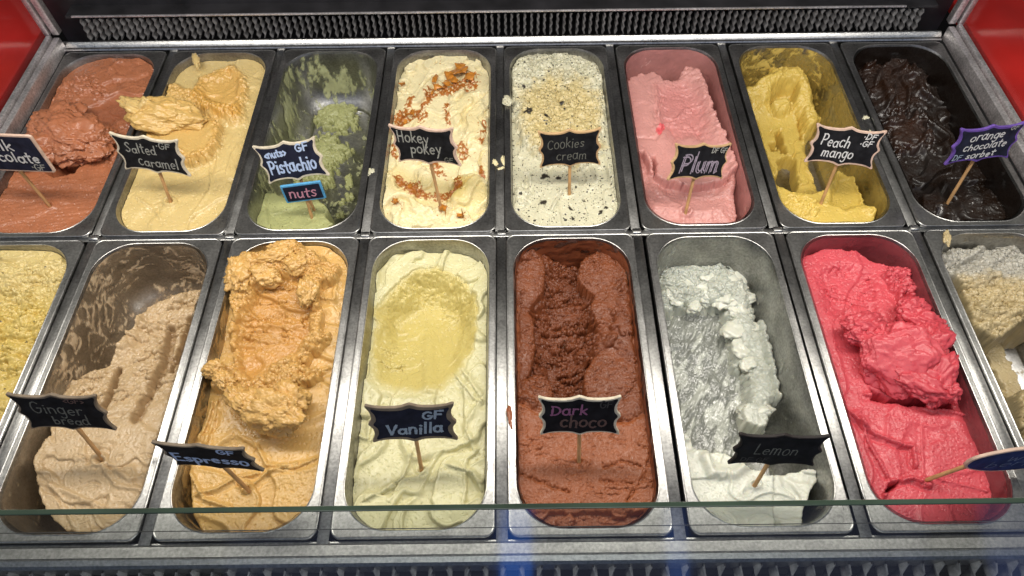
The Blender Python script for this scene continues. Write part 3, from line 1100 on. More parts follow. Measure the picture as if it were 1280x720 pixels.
cr = ss(0, 0.5, f.ell(*Z([(230, 650)])[0], 45, 14, rough=0.3)); f.crumble(0.003, 0.009, cr, 3)
chips = np.zeros_like(f.h)
def toff(pts, w, seed, dens=0.0, size=0.0045):
    d, sd = f.line(Z(pts), rough=3, size=0.01, seed=seed)
    m = ss(w, w * 0.35, d)
    n = f.n(size, 4, 80 + seed)
    k = ss(0.10 - dens, 0.24 - dens, n * 0.9 + 0.45 * f.n(size * 3, 2, 95 + seed) + 0.35 * m - 0.12) * ss(0.02, 0.2, m)
    return k
for pts, w, dn in (([(120, 295), (150, 270), (200, 270)], 10, 0.12), ([(150, 240), (170, 205)], 5, 0.1), ([(235, 190), (300, 180), (390, 155), (400, 140)], 9, 0.14), ([(215, 235), (235, 205)], 6, 0.1),
                   ([(300, 245), (305, 300)], 5, 0.1), ([(120, 520), (150, 545), (185, 560)], 10, 0.12), ([(170, 575), (250, 580), (300, 575), (350, 555)], 6, 0.1), ([(250, 470), (275, 480), (290, 505)], 6, 0.12),
                   ([(360, 400), (370, 440)], 9, 0.0), ([(430, 380), (445, 345), (445, 310)], 3.5, 0.25), ([(340, 540), (350, 530)], 4, 0.2), ([(430, 480), (440, 510)], 4, 0.1), ([(95, 400), (100, 420)], 6, 0.1), ([(280, 620), (290, 630)], 5, 0.2)):
    chips = np.maximum(chips, toff(pts, w, int(pts[0][0]), dn))
f.chip = chips; f.h += 0.0022 * chips * (0.5 + f.n(0.003, 2, 91))
f.tint += 0.5 * ss(25, 8, f.line(Z([(120, 520), (200, 570), (330, 560)]))[0])
f.hole(552, 262, 4)
f.build('ice_cream_mass', hk, T)
rg = random.Random(3)
for (x, y, a, b_) in [(268, 124, .016, .008), (302, 120, .015, .010), (336, 106, .018, .013), (366, 96, .018, .015), (352, 84, .014, .009), (385, 122, .012, .009), (330, 138, .010, .007), (300, 150, .009, .006), (270, 165, .008, .006), (102, 600, .005, .004),
                      (150, 270, .005, .004), (172, 262, .004, .004), (140, 295, .005, .004), (245, 185, .005, .003), (160, 545, .006, .005), (128, 155, .004, .006), (345, 545, .005, .004), (350, 655, .005, .004), (388, 278, .003, .0025), (290, 628, .006, .005)]:
    q = Z([(x, y)])[0]
    g = ground(q[0], q[1], -0.006)
    chunk('toffee_piece', tf, T, tuple(g), (a, b_, 0.0035), (rg.uniform(-20, 20), rg.uniform(-20, 20), rg.uniform(0, 180)), x * 7 + y)

# ---- cookies cream
ck = cream('cookies_ice', (212, 207, 178), (206, 186, 128), chip=(50, 44, 36), specks=((105, 0.20, 0.30, (46, 40, 34)), (330, 0.30, 0.26, (70, 62, 48)), (150, 0.22, 0.18, (52, 46, 38)), (620, 0.26, 0.2, (90, 82, 66))), var=0.08)
T = tub(4, 'whitish ice cream peppered with black biscuit crumbs')
f = F(4, -0.012)
Z = lambda pts: zp(pts, 620, 55, 3.06)
px, py = f.p()
top = f.poly(Z([(60, 60), (150, 45), (270, 50), (380, 90), (410, 150), (418, 230), (410, 330), (400, 430), (330, 480), (200, 470), (150, 430), (110, 400), (80, 320), (60, 200)]), rough=4, size=0.012)
mt = ss(-3, 4, top)
f.h += 0.006 * mt
yel = f.poly(Z([(90, 200), (200, 130), (330, 150), (400, 200), (400, 400), (300, 470), (160, 430), (100, 380)]), rough=12, size=0.02)
f.tint += 0.9 * ss(-10, 14, yel)
f.crumble(0.005, 0.010, mt, 1); f.tears(0.004, 0.007, mt, seed=2)
tr = f.ell(*Z([(230, 250)])[0], 22, 45, 0, rough=0.1); f.h -= 0.006 * ss(0, 0.8, tr)
bk = f.poly(Z([(110, 200), (200, 200), (290, 250), (300, 330), (150, 420), (90, 330)]), rough=5); f.h += 0.005 * ss(-3, 4, bk)
fr = 1 - mt
f.folds(0.0024, 0.03, 80, fr, seed=3)
for pts in ([(100, 540), (110, 490), (130, 500), (135, 545)], [(250, 570), (230, 610), (215, 640)], [(360, 470), (390, 520)], [(420, 430), (445, 540), (450, 600)]):
    d, sd = f.line(Z(pts), rough=1); f.h += 0.002 * np.exp(-(d / 2.5) ** 2) * (1 + sd)
cl = ss(0, 0.4, f.ell(*Z([(105, 580)])[0], 12, 14, rough=0.4)); f.crumble(0.004, 0.006, cl, 6)
for (x, y, r) in ((185, 508, 4), (180, 608, 3.6), (283, 625, 2.8), (295, 665, 2.4), (240, 515, 3), (190, 300, 3), (120, 290, 3), (105, 180, 3), (250, 235, 3), (130, 280, 3.5), (400, 640, 2.5), (420, 630, 2.3)):
    q = Z([(x, y)])[0]
    f.chip = np.maximum(f.chip, ss(-0.1, 0.25, f.ell(q[0], q[1], r * 1.3, r * .8, x % 60, rough=0.7, size=0.006)))
f.hole(712, 241, 4)
f.build('ice_cream_mass', ck, T)
lump('drip', ck, T, tuple(ground(634, 126, 0.002)), (0.006, 0.010, 0.003), (0, 0, 15), 6, 0.35, 0.15, 0.06, 4)

# ---- plum
pl = cream('plum_ice', (208, 148, 140), (200, 116, 114), chip=(220, 84, 90), specks=((320, 0.13, 0.14, (150, 84, 84)),), var=0.10, rough=0.42)
T = tub(5, 'dusty pink plum ice cream with a torn ledge across its front')
f = F(5, -0.045)
Z = lambda pts: zp(pts, 760, 50, 3.06)
bd = f.poly(Z([(55, 160), (80, 150), (110, 125), (180, 118), (215, 150), (265, 150), (290, 110), (320, 105), (350, 130), (385, 200), (415, 310), (455, 390), (495, 480), (500, 560), (510, 720), (100, 720), (60, 400)]), z=-0.018, rough=3, size=0.012)
body = ss(-2.5, 3, bd)
f.h = -0.105 + (0.105 - 0.016) * body
rg_ = f.line(Z([(300, 110), (345, 135), (380, 210), (410, 310), (450, 390), (490, 480), (470, 540)]), z=-0.012, rough=2)[0]
f.h += body * 0.007 * np.exp(-(rg_ / 7) ** 2)
f.crumble(0.003, 0.008, body * np.exp(-(rg_ / 8) ** 2), 2)
tr = f.poly(Z([(180, 170), (300, 160), (370, 240), (390, 380), (250, 390), (190, 330)]), z=-0.018, rough=4); f.h -= body * 0.006 * ss(-6, 14, tr); f.tint += 0.45 * ss(-8, 14, tr)
f.tears(0.0022, 0.009, body * ss(-4, 10, tr), seed=4)
fd = f.poly(Z([(100, 430), (140, 440), (170, 500), (200, 535), (280, 560), (360, 565), (440, 545), (485, 500), (520, 560), (530, 740), (80, 740)]), z=-0.022, rough=2.5, size=0.01)
mf = ss(-1.6, 1.6, fd)
f.h -= body * 0.016 * mf - body * mf * 0.012 * ss(8, 38, fd)
f.crumble(0.003, 0.010, body * np.exp(-((fd - 10) / 8) ** 2), 5)
for pts in ([(110, 375), (180, 378), (200, 360)], [(240, 330), (260, 380), (250, 400)], [(320, 310), (345, 350), (360, 390)]):
    d, sd = f.line(Z(pts), z=-0.018, rough=1.5); f.h -= 0.0025 * np.exp(-(d / 2) ** 2)
pit = f.poly(Z([(160, 455), (180, 450), (190, 480), (185, 515), (170, 500)]), z=-0.022, rough=2); f.h -= 0.02 * ss(-1, 3, pit)
d, sd = f.line(Z([(140, 440), (170, 500), (190, 560), (240, 600), (300, 640), (290, 690)]), z=-0.02, rough=2); f.h += body * 0.003 * np.exp(-(d / 4) ** 2)
d, sd = f.line(Z([(480, 540), (490, 620), (505, 690)]), z=-0.02, rough=1); 
f.h -= body * 0.03 * ss(0, 4, d * np.where(sd < 0, 1, -1)) * ss(545 / 3.06 + 50, 560 / 3.06 + 50, f.p(-0.02)[1])
for pts in ([(180, 170), (185, 240), (200, 330)], [(215, 215), (190, 280)], [(300, 250), (260, 300), (180, 330)], [(390, 200), (410, 300), (450, 390)]):
    d, sd = f.line(Z(pts), z=-0.016, rough=2.5); f.h += body * (0.0028 * np.exp(-(d / 2.5) ** 2) - 0.002 * ss(8, 0, d) * (sd > 0))
f.chip = 0.9 * ss(0, 0.4, f.ell(*Z([(200, 345)])[0], 6, 9, 25, z=-0.018, rough=0.5))
f.folds(0.0015, 0.04, 70, body * (1 - ss(-6, 14, tr)), seed=8)
f.gr[:] = 0.0004; f.hole(858, 262, 5, 0.006, 0.003, -0.02)
f.build('ice_cream_mass', pl, T)
plr = cream('plum_residue', (196, 136, 130), (196, 136, 130), var=0.2, rough=0.3, thin=0.85)
residue('wall_residue', plr, T, 5, -0.75, 3, 0.03, ax=1.0, az=0.8, floor=False)

pls = cream('plum_smear', (224, 172, 162), (224, 172, 162), var=0.15, rough=0.3, thin=0.8)
residue('wall_smear', pls, T, 5, 0.10, 44, 0.030, ax=1.0, az=0.9, off=0.0016, wisp=True, floor=False)

# ---- peach mango
pe = cream('peach_ice', (216, 186, 92), (194, 164, 70), specks=((300, 0.12, 0.12, (190, 140, 40)),), var=0.10, rough=0.4)
T = tub(6, 'bright yellow ice cream half scooped away with hollows in its middle')
f = F(6, -0.105)
Z = lambda pts: zp(pts, 900, 45, 3.0)
lowz = -0.050
d1 = f.poly(Z([(60, 200), (125, 195), (180, 165), (175, 140), (230, 95), (285, 88), (295, 115), (330, 180), (360, 235), (405, 285), (385, 300), (345, 320), (345, 400), (370, 470), (410, 580), (300, 600), (240, 560), (160, 430), (110, 300)]), z=lowz, rough=4, size=0.03)
b = ss(-10, 5, d1)
f.h = np.maximum(f.h, -0.112 + (0.112 + lowz + 0.010 - 0.034 * ss(95, 150, f.p(lowz)[1])) * b)
rg_ = f.line(Z([(100, 215), (200, 175), (270, 165), (310, 200), (345, 260), (390, 290)]), z=lowz + 0.008, rough=3)[0]
f.h += b * 0.012 * ss(16, 2, rg_)
f.crumble(0.003, 0.009, b * ss(18, 3, rg_), 3)
for pts, dp in (([(190, 205), (230, 190), (285, 195), (285, 235), (240, 225), (200, 235)], 0.03), ([(235, 430), (270, 410), (300, 425), (312, 520), (290, 560), (250, 500)], 0.07), ([(205, 490), (250, 480), (300, 570), (250, 560)], 0.07),
                ([(300, 265), (320, 265), (340, 330), (325, 340)], 0.02), ([(225, 320), (240, 315), (265, 390), (250, 395)], 0.06), ([(160, 360), (175, 360), (178, 385), (163, 382)], 0.06), ([(200, 365), (225, 360), (232, 388), (210, 388)], 0.06)):
    hd = f.poly(Z(pts), z=lowz, rough=2, size=0.016); f.h -= min(dp, 0.045) * ss(-3.0, 3, hd)
pk = f.ell(*Z([(235, 250)])[0], 15, 9, 0, z=lowz, rough=0.2); f.h += b * 0.012 * ss(0, 0.5, pk)
f.folds(0.003, 0.02, 75, b, seed=5)
d2 = f.poly(Z([(150, 500), (215, 545), (260, 575), (330, 585), (400, 575), (440, 500), (510, 505), (540, 580), (560, 640), (600, 640), (560, 740), (200, 740)]), z=-0.022, rough=2.5)
m2 = ss(-3, 3, d2)
f.h = np.maximum(f.h, -0.112 + (0.112 - 0.022) * m2)
sc2 = f.poly(Z([(440, 520), (500, 500), (530, 560), (550, 640), (470, 660), (400, 630), (410, 590)]), z=-0.026, rough=2); f.h -= m2 * 0.010 * ss(-2, 8, sc2); f.tint += 0.6 * ss(-2, 6, sc2)
cr = ss(0, 0.5, f.ell(*Z([(310, 630)])[0], 26, 15, 20, z=-0.02, rough=0.4)); f.crumble(0.005, 0.008, cr * m2, 7)
cr = ss(0, 0.5, f.ell(*Z([(570, 650)])[0], 14, 10, 0, z=-0.02, rough=0.4)); f.crumble(0.004, 0.007, cr * m2, 9)
f.gr[:] = 0.0004
f.build('ice_cream_mass', pe, T)
pe2 = cream('peach_residue', (194, 166, 84), (194, 166, 84), var=0.25, rough=0.3, thin=0.45)
residue('wall_residue', pe2, T, 6, lambda x, y, z: np.where(z < -0.09, 0.1, -0.28), 9, 0.03, ax=0.8, az=0.8)

pe3 = cream('peach_smear', (220, 192, 104), (220, 192, 104), var=0.15, rough=0.3, thin=0.85)
residue('wall_smear', pe3, T, 6, lambda x, y, z: np.where(y > 0.3, 0.02, 0.30), 14, 0.028, ax=1.1, az=0.8, off=0.0016, wisp=True)

# ---- orange chocolate sorbet
oc = cream('dark_sorbet', (32, 21, 14), (58, 34, 21), rvar=0.12, rough=0.55, sss=0.0, var=0.35, bump=0.10, bscale=200, spec=0.6, specks=())
T = tub(7, 'almost black glossy orange chocolate sorbet, far right of the back row')
f = F(7, -0.037)
Z = lambda pts: zp(pts, 1040, 40, 2.94)
px, py = f.p()
f.h += 0.014 * ss(215, 265, py) - 0.004
f.folds(0.010, 0.034, 60, 1, seed=3, warp=0.9)
m = ss(-0.2, 0.6, f.ell(*Z([(220, 180)])[0], 55, 38, 30, rough=0.2)); f.h += 0.010 * m; f.crumble(0.0022, 0.022, m, 3); f.tint += 0.5 * m
m = ss(0, 0.6, f.ell(*Z([(280, 370)])[0], 40, 32, 20, rough=0.3)); f.h += 0.010 * m; f.crumble(0.0026, 0.02, m, 8); f.tint += 0.7 * m
m = ss(0, 0.6, f.ell(*Z([(560, 610)])[0], 48, 26, 0, rough=0.4)); f.crumble(0.003, 0.016, m, 6)
f.slope_rough = 0.0006
f.h -= 0.03 * ss(0, 18, f.poly(Z([(400, 120), (520, 220), (640, 420), (640, 520), (520, 430), (420, 300), (360, 180)]), z=-0.045, rough=8))
f.gr[:] = 0.0005
f.gr[:] = 0.0003; f.crk *= 0.6; f.hole(1187, 250, 4, 0.004, 0.002)
f.build('ice_cream_mass', oc, T)
ocr = cream('sorbet_residue', (26, 18, 13), (26, 18, 13), var=0.2, rough=0.2, sss=0, thin=0.80)
residue('wall_residue', ocr, T, 7, -0.45, 13, 0.03, floor=False)

# ---- pale yellow tub cut by the frame, front row far left
ly = cream('flecked_pale_ice', (212, 190, 126), (208, 180, 92), specks=((150, 0.2, 0.16, (110, 96, 72)), (280, 0.16, 0.14, (130, 112, 80))), var=0.10)
T = tub(8, 'pale yellow ice cream with grey flecks, far left of the front row')
f = F(8, -0.016)
Z = lambda pts: zp(pts, 0, 285, 2.62)
px, py = f.p()
f.tint += 0.8 * ss(350, 400, py + 12 * f.n(0.03, 3, 2))
f.folds(0.004, 0.03, 10, 1, seed=2)
m = ss(320, 345, py + 6 * f.n(0.02, 3, 4)); f.crumble(0.0045, 0.011, m * (1 - 0.7 * ss(430, 470, py)), 3); f.tears(0.004, 0.008, m, seed=7)
f.h += 0.005 * ss(0.1, 0.5, f.n(0.03, 3, 9)) * m
st = f.poly(Z([(0, 60), (215, 60), (215, 120), (120, 170), (60, 230), (0, 210)]), rough=3); f.h += 0.006 * ss(-3, 3, st)
f.build('ice_cream_mass', ly, T)

# ---- ginger bread
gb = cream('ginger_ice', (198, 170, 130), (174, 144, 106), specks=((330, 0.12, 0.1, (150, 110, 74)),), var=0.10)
T = tub(9, 'beige gingerbread ice cream left as a slope with grooves from the scoop')
f = F(9, -0.105)
Z = lambda pts: zp(pts, 0, 285, 1.823)
px, py = f.p(-0.05)
lv = -0.052 + 0.032 * ss(400, 560, f.p(-0.05)[1])
bd = f.poly(Z([(300, 200), (320, 160), (380, 130), (445, 112), (470, 140), (440, 250), (400, 380), (385, 450), (365, 520), (345, 600), (310, 720), (160, 700), (118, 650), (95, 590), (90, 530), (125, 480), (120, 400), (150, 345), (230, 310), (265, 260)]), z=-0.032, rough=3, size=0.02)
b = ss(-3, 3, bd)
f.h = -0.112 + (0.112 + lv) * b
up = ss(545, 500, py)
f.tears(0.0045, 0.011, b * up, seed=3, rot=15, ax=2.4)
f.crumble(0.0024, 0.012, b * up, 5)
f.streaks(0.0022, 0.007, 65, b * up, ax=6)
rg_ = f.line(Z([(320, 170), (310, 230), (290, 270), (220, 320)]), z=-0.05, rough=3)[0]; f.h += b * 0.014 * np.exp(-(rg_ / 9) ** 2)
rg_ = f.line(Z([(320, 165), (320, 215), (350, 230), (440, 130)]), z=-0.05, rough=3)[0]; f.h += b * 0.006 * np.exp(-(rg_ / 4) ** 2)
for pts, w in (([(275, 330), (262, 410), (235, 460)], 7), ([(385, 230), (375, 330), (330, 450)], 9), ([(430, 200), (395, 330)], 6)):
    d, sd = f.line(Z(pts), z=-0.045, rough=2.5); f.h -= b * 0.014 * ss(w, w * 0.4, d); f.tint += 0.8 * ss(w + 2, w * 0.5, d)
lowm = b * ss(505, 545, py)
f.folds(0.0030, 0.022, -25, lowm, seed=9, warp=0.7)
for pts in ([(90, 580), (150, 600), (240, 640), (280, 640)], [(100, 560), (130, 600), (170, 680)], [(240, 550), (270, 590), (330, 600)], [(250, 540), (300, 575), (340, 560)]):
    d, sd = f.line(Z(pts), z=-0.022, rough=2); f.h += lowm * (0.0025 * np.exp(-(d / 3) ** 2))
m = lowm * ss(0, 0.5, f.ell(*Z([(210, 520)])[0], 26, 16, -30, z=-0.02, rough=0.4)); f.crumble(0.003, 0.008, m, 4)
f.gr[:] = 0.0005; f.hole(126, 576, 6, 0.010, 0.004, -0.022)
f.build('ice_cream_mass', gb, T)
gr_ = cream('ginger_residue', (182, 156, 124), (182, 156, 124), var=0.25, rough=0.35, thin=0.26)
residue('wall_residue', gr_, T, 9, -0.35, 7, 0.03, ax=1.5, az=0.8)
gr2 = cream('ginger_smear', (214, 190, 156), (214, 190, 156), var=0.15, rough=0.35, thin=0.9)
residue('wall_smear', gr2, T, 9, lambda x, y, z: -0.02 + 0.3 * ss(-0.16, -0.24, y), 8, 0.024, ax=1.3, az=0.7, off=0.0016, wisp=True)

# ---- espresso
es = cream('espresso_ice', (214, 172, 102), (196, 142, 72), specks=((340, 0.1, 0.1, (150, 92, 40)),), var=0.11)
T = tub(10, 'golden brown espresso ice cream with a rough crumbly mound at its back')
f = F(10, -0.020)
Z = lambda pts: zp(pts, 190, 285, 1.823)
px, py = f.p()
f.h += 0.012 * ss(440, 330, py)
f.folds(0.0048, 0.045, -15, 1, seed=2, warp=0.7, ax=2.0)
for pts in ([(105, 610), (150, 600), (200, 570), (240, 560)], [(240, 500), (260, 540), (320, 550), (370, 530)], [(90, 560), (120, 620), (180, 640)], [(215, 600), (260, 560), (330, 540)], [(110, 480), (140, 400)], [(125, 490), (150, 400)], [(340, 380), (335, 440)], [(330, 370), (380, 330), (400, 320)], [(390, 170), (420, 175), (430, 130)]):
    d, sd = f.line(Z(pts), rough=2); f.h += 0.004 * np.exp(-(d / 3) ** 2) - 0.003 * ss(10, 0, d) * (sd > 0)
md = f.poly(Z([(160, 120), (165, 80), (200, 60), (270, 60), (285, 25), (330, 35), (345, 50), (400, 70), (425, 90), (415, 115), (380, 130), (375, 170), (385, 230), (400, 240), (330, 300), (380, 310), (375, 330), (330, 350), (290, 380), (230, 400), (180, 385), (130, 350), (130, 310), (180, 300), (165, 220), (185, 180)]), z=0.0, rough=6, size=0.012)
mm = ss(-3, 3, md)
f.h += 0.010 * mm
tr = f.poly(Z([(235, 140), (290, 100), (340, 115), (370, 160), (360, 230), (330, 280), (280, 310), (220, 345), (190, 320), (185, 240), (200, 190)]), z=-0.005, rough=4)
mt = ss(-3, 8, tr)
f.h -= 0.010 * mt; f.tint += 0.85 * ss(-6, 14, tr)
f.crumble(0.0062, 0.0085, mm * (1 - mt), 4); f.tears(0.004, 0.008, mt * ss(300 / 1.823 + 285, 250 / 1.823 + 285, f.p()[1] + 6 * f.n(0.02, 2, 77)), seed=6)
f.tint += 0.35 * mm * (1 - mt)
gap = ss(12, 0, px - (0.0 * py + np.interp(py, [350, 450, 560, 640, 680], [262, 258, 228, 232, 250]))) * ss(420, 520, py); f.h -= 0.03 * gap
f.hole(310, 612, 4, 0.004, 0.003); cr = ss(0, 0.5, f.ell(302, 608, 10, 6, 30, rough=0.4)); f.crumble(0.004, 0.006, cr, 9); f.tint += 0.5 * cr
f.gr[:] = 0.0005
f.build('ice_cream_mass', es, T)
lump('scoop_lump', es, T, tuple(ground(342, 516, 0.003)), (0.031, 0.019, 0.014), (24, -8, -22), 51, 0.34, 0.16, 0.11, 6, tint=0.12, mscale=3.2)
for q, (x, y, a_, b_, c_, rz) in enumerate(((300, 500, .022, .009, .010, -42), (322, 504, .020, .010, .009, -30), (362, 498, .014, .016, .010, 40), (280, 476, .013, .008, .008, -40), (268, 462, .010, .008, .007, 0),
                                        (300, 345, .014, .020, .009, 10), (314, 330, .018, .012, .008, 0), (345, 322, .022, .011, .009, 20), (372, 330, .014, .012, .009, 0), (330, 345, .016, .012, .009, 0), (385, 365, .010, .016, .008, 0), (352, 310, .014, .008, .006, 10))):
    lump('scoop_lump', es, T, tuple(ground(x, y, 0.003)), (a_, b_, c_), (8, 0, rz), 54 + q * 3, 0.36, 0.24, 0.13, 5, tint=0.2, mscale=3.6)
esr = cream('espresso_residue', (200, 160, 100), (200, 160, 100), var=0.2, rough=0.3, thin=0.60)
residue('wall_residue', esr, T, 10, 0.02, 17, 0.02, az=0.7, floor=False)

# ---- vanilla
va = cream('vanilla_ice', (214, 207, 160), (205, 187, 112), specks=((420, 0.14, 0.22, (120, 104, 60)), (260, 0.09, 0.12, (90, 78, 46))), var=0.06)
T = tub(11, 'pale vanilla ice cream with a yellow scooped hollow at its back')
f = F(11, -0.020)
Z = lambda pts: zp(pts, 410, 285, 1.823)
px, py = f.p()
f.folds(0.0058, 0.030, 60, 1, seed=3, warp=0.8, ax=2.4)
dish = f.poly(Z([(105, 180), (140, 140), (190, 95), (250, 85), (300, 105), (340, 150), (345, 200), (335, 270), (300, 340), (270, 385), (200, 395), (120, 375), (85, 350), (95, 280)]), rough=4, size=0.02)
md = ss(-2, 6, dish)
f.h = f.h * (1 - 0.75 * md) - 0.020 * 0.75 * md
f.h -= 0.0030 * ss(-1, 1.5, dish) * ss(490, 450, py) + 0.032 * ss(0, 30, dish) * ss(510, 380, py) ; f.tint += 0.95 * ss(-3, 5 + 16 * ss(420, 490, py), dish)
tt = f.poly(Z([(110, 180), (190, 95), (250, 80), (320, 110), (345, 170), (330, 220), (280, 180), (220, 150), (150, 170)]), rough=6)
f.crumble(0.0034, 0.009, ss(-1, 6, np.minimum(tt, dish)), 5); f.tears(0.0035, 0.008, md * ss(355, 320, py + 10 * f.n(0.03, 2, 55)), seed=3)
d, sd = f.line(Z([(222, 220), (232, 390)]), rough=2); f.h += 0.005 * np.exp(-(d / 9) ** 2) * ss(0, 12, dish)
cr = ss(-0.2, 0.5, f.ell(*Z([(150, 285)])[0], 36, 18, 10, rough=0.5)); f.tears(0.004, 0.007, cr, seed=8)
for pts in ([(295, 340), (330, 390), (345, 400)], [(310, 330), (345, 385)], [(345, 400), (310, 450), (330, 500)], [(60, 470), (90, 480), (100, 430)], [(130, 600), (170, 570), (190, 520)], [(280, 545), (330, 560), (345, 590)], [(90, 620), (150, 590)]):
    d, sd = f.line(Z(pts), rough=2); f.h += 0.0038 * np.exp(-(d / 4.5) ** 2) - 0.0035 * ss(12, 0, d) * (sd > 0)
f.hole(527, 586, 5, 0.006, 0.003)
f.build('ice_cream_mass', va, T)

# ---- dark chocolate
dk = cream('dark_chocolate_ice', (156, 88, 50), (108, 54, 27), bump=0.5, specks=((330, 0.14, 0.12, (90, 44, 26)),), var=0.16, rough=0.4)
T = tub(12, 'dark brown chocolate ice cream with torn scoop tracks down its back half')
f = F(12, -0.012)
Z = lambda pts: zp(pts, 620, 285, 1.823)
px, py = f.p()
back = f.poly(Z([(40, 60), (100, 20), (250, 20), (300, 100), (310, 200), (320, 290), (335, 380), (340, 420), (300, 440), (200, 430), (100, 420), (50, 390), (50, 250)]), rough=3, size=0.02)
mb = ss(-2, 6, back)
f.tint += 0.75 * mb  # scooped half tinted darker, the shade in its trough put into the colour
trk = f.line(Z([(190, 60), (165, 150), (140, 250), (160, 340), (230, 390)]), rough=5)[0]
tm = mb * ss(62, 22, trk)
f.h -= 0.042 * mb * ss(75, 5, trk) * ss(530, 470, py)
f.h += 0.006 * mb * ss(0.0, 0.3, f.n(0.03, 3, 88)) * ss(10, 50, trk)
lob = np.full(f.h.shape, -1.0)
for c_, rx, ry, rt, zz in (((255, 95), 34, 30, 20, -.016), ((275, 165), 28, 38, 12, -.014), ((290, 250), 26, 36, 4, -.012), ((285, 350), 44, 46, -28, -.010), ((300, 405), 30, 26, -30, -.010), ((70, 110), 22, 36, 15, -.012), ((58, 250), 16, 50, 0, -.014), ((80, 385), 26, 32, 25, -.012)):
    e_ = f.ell(*Z([c_])[0], rx, ry, rt, rough=0.10, size=0.02)
    lob = np.maximum(lob, np.where(e_ > 0, zz + 0.008 * np.sqrt(np.clip(1 - (1 - np.clip(e_, 0, 1)) ** 2, 0, 1)) - 0.010, -1.0))
lm = ss(-0.004, 0.002, lob - f.h) * (lob > -0.9)
f.h = np.maximum(f.h, lob)
f.tint = f.tint * (1 - 0.20 * lm)
f.tears(0.0085, 0.0080, tm * (1 - 0.8 * lm), seed=3, rot=8); f.tears(0.0030, 0.0045, mb * (1 - 0.6 * lm), seed=13, rot=-10, ax=3.5); f.tears(0.0028, 0.0060, lm * ss(-0.05, 0.3, f.n(0.03, 2, 123)), seed=17, rot=35, ax=3.0); f.crk = 0.0014 + 0.0016 * mb * (1 - 0.6 * lm)
for c_, rx, ry in (((200, 205), 34, 10), ((120, 265), 34, 9), ((90, 350), 16, 12), ((180, 55), 40, 18), ((215, 235), 16, 14), ((150, 330), 24, 10)):
    e_ = ss(-0.1, 0.5, f.ell(*Z([c_])[0], rx, ry, 10, rough=0.5)); f.crumble(0.0065, 0.010, e_ * mb, int(c_[0])); f.h -= 0.003 * e_
e_ = ss(0, 0.5, f.ell(*Z([(215, 215)])[0], 14, 10, 20, rough=0.5)); f.h -= 0.012 * e_
st = np.exp(-((back - 0) / 3) ** 2); f.h -= 0.0035 * st
fr = 1 - mb
f.tears(0.0020, 0.006, fr * ss(0.0, 0.25, f.n(0.05, 2, 71) + 0.15), seed=23); f.gr += 0.0010 * fr
for pts in ([(245, 545), (290, 530), (330, 540)], [(60, 560), (130, 590), (170, 600)], [(300, 620), (340, 560), (355, 500)], [(240, 575), (310, 580)]):
    d, sd = f.line(Z(pts), rough=3, size=0.006); f.h -= 0.0035 * np.exp(-(d / 2) ** 2)
fs = ss(635, 642, py); f.h -= 0.006 * fs; f.folds(0.005, 0.014, 3, fs, seed=19, ax=5)
f.hole(724, 576, 4.5, 0.008, 0.001)
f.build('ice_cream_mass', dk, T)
dkr = cream('dark_chocolate_residue', (134, 74, 46), (134, 74, 46), var=0.2, rough=0.3, thin=0.90)
residue('wall_residue', dkr, T, 12, -0.2, 21, 0.02, floor=False)

# ---- lemon
le = cream('lemon_ice', (222, 222, 206), (182, 185, 172), rough=0.18, sss=0.25, var=0.06, specks=(), bump=0.2, spec=0.5)
T = tub(13, 'white lemon sorbet, icy and scraped down to the steel in the middle')
f = F(13, -0.105)
Z = lambda pts: zp(pts, 800, 285, 1.823)
lz = -0.068
bd = f.poly(Z([(30, 100), (60, 70), (100, 50), (130, 38), (185, 60), (215, 90), (250, 130), (255, 170), (262, 200), (290, 240), (310, 330), (320, 400), (300, 410), (290, 440), (250, 450), (240, 400), (245, 330), (215, 315), (210, 240), (190, 180), (120, 180), (60, 190), (30, 180)]), z=lz, rough=6, size=0.012)
b = ss(-14, 6, bd); f.h = np.maximum(f.h, -0.112 + (0.112 + lz + 0.008 * ss(0, 15, bd)) * b)
f.crumble(0.0065, 0.017, b * ss(200 / 1.823 + 285, 150 / 1.823 + 285, f.p(lz)[1]), 3); f.crumble(0.003, 0.014, b, 4)
st = f.poly(Z([(265, 205), (285, 215), (330, 350), (330, 400), (310, 400), (270, 260)]), z=lz, rough=2); f.h += b * 0.012 * ss(-2, 4, st)
bb = ss(0, 0.3, f.ell(*Z([(265, 425)])[0], 20, 20, 10, z=-0.06, rough=0.3)); f.h = np.maximum(f.h, -0.112 + 0.056 * bb)
d2 = f.poly(Z([(70, 480), (105, 460), (130, 500), (200, 510), (240, 540), (300, 560), (400, 540), (420, 560), (395, 600), (380, 640), (370, 730), (100, 730)]), z=-0.024, rough=2)
m2 = ss(-4, 4, d2); f.h = np.maximum(f.h, -0.112 + (0.112 - 0.024) * m2)
f.folds(0.0026, 0.026, -20, m2, seed=6, warp=0.8); f.crk *= 0.4; f.pits *= 0.4
rg_ = f.line(Z([(150, 520), (165, 555), (215, 560), (240, 540)]), z=-0.02, rough=1)[0]; f.h += m2 * 0.007 * np.exp(-(rg_ / 6) ** 2)
m3 = ss(-2, 2, f.poly(Z([(300, 560), (420, 540), (420, 600), (395, 680), (370, 740), (300, 740)]), z=-0.03, rough=2)); f.h -= 0.004 * m3 * m2
f.gr[:] = 0.0004; f.hole(943, 606, 5, 0.005, 0.002, -0.024)
f.tint += 0.8 * b * (1 - m2)
f.build('ice_cream_mass', le, T)
rg = random.Random(8)
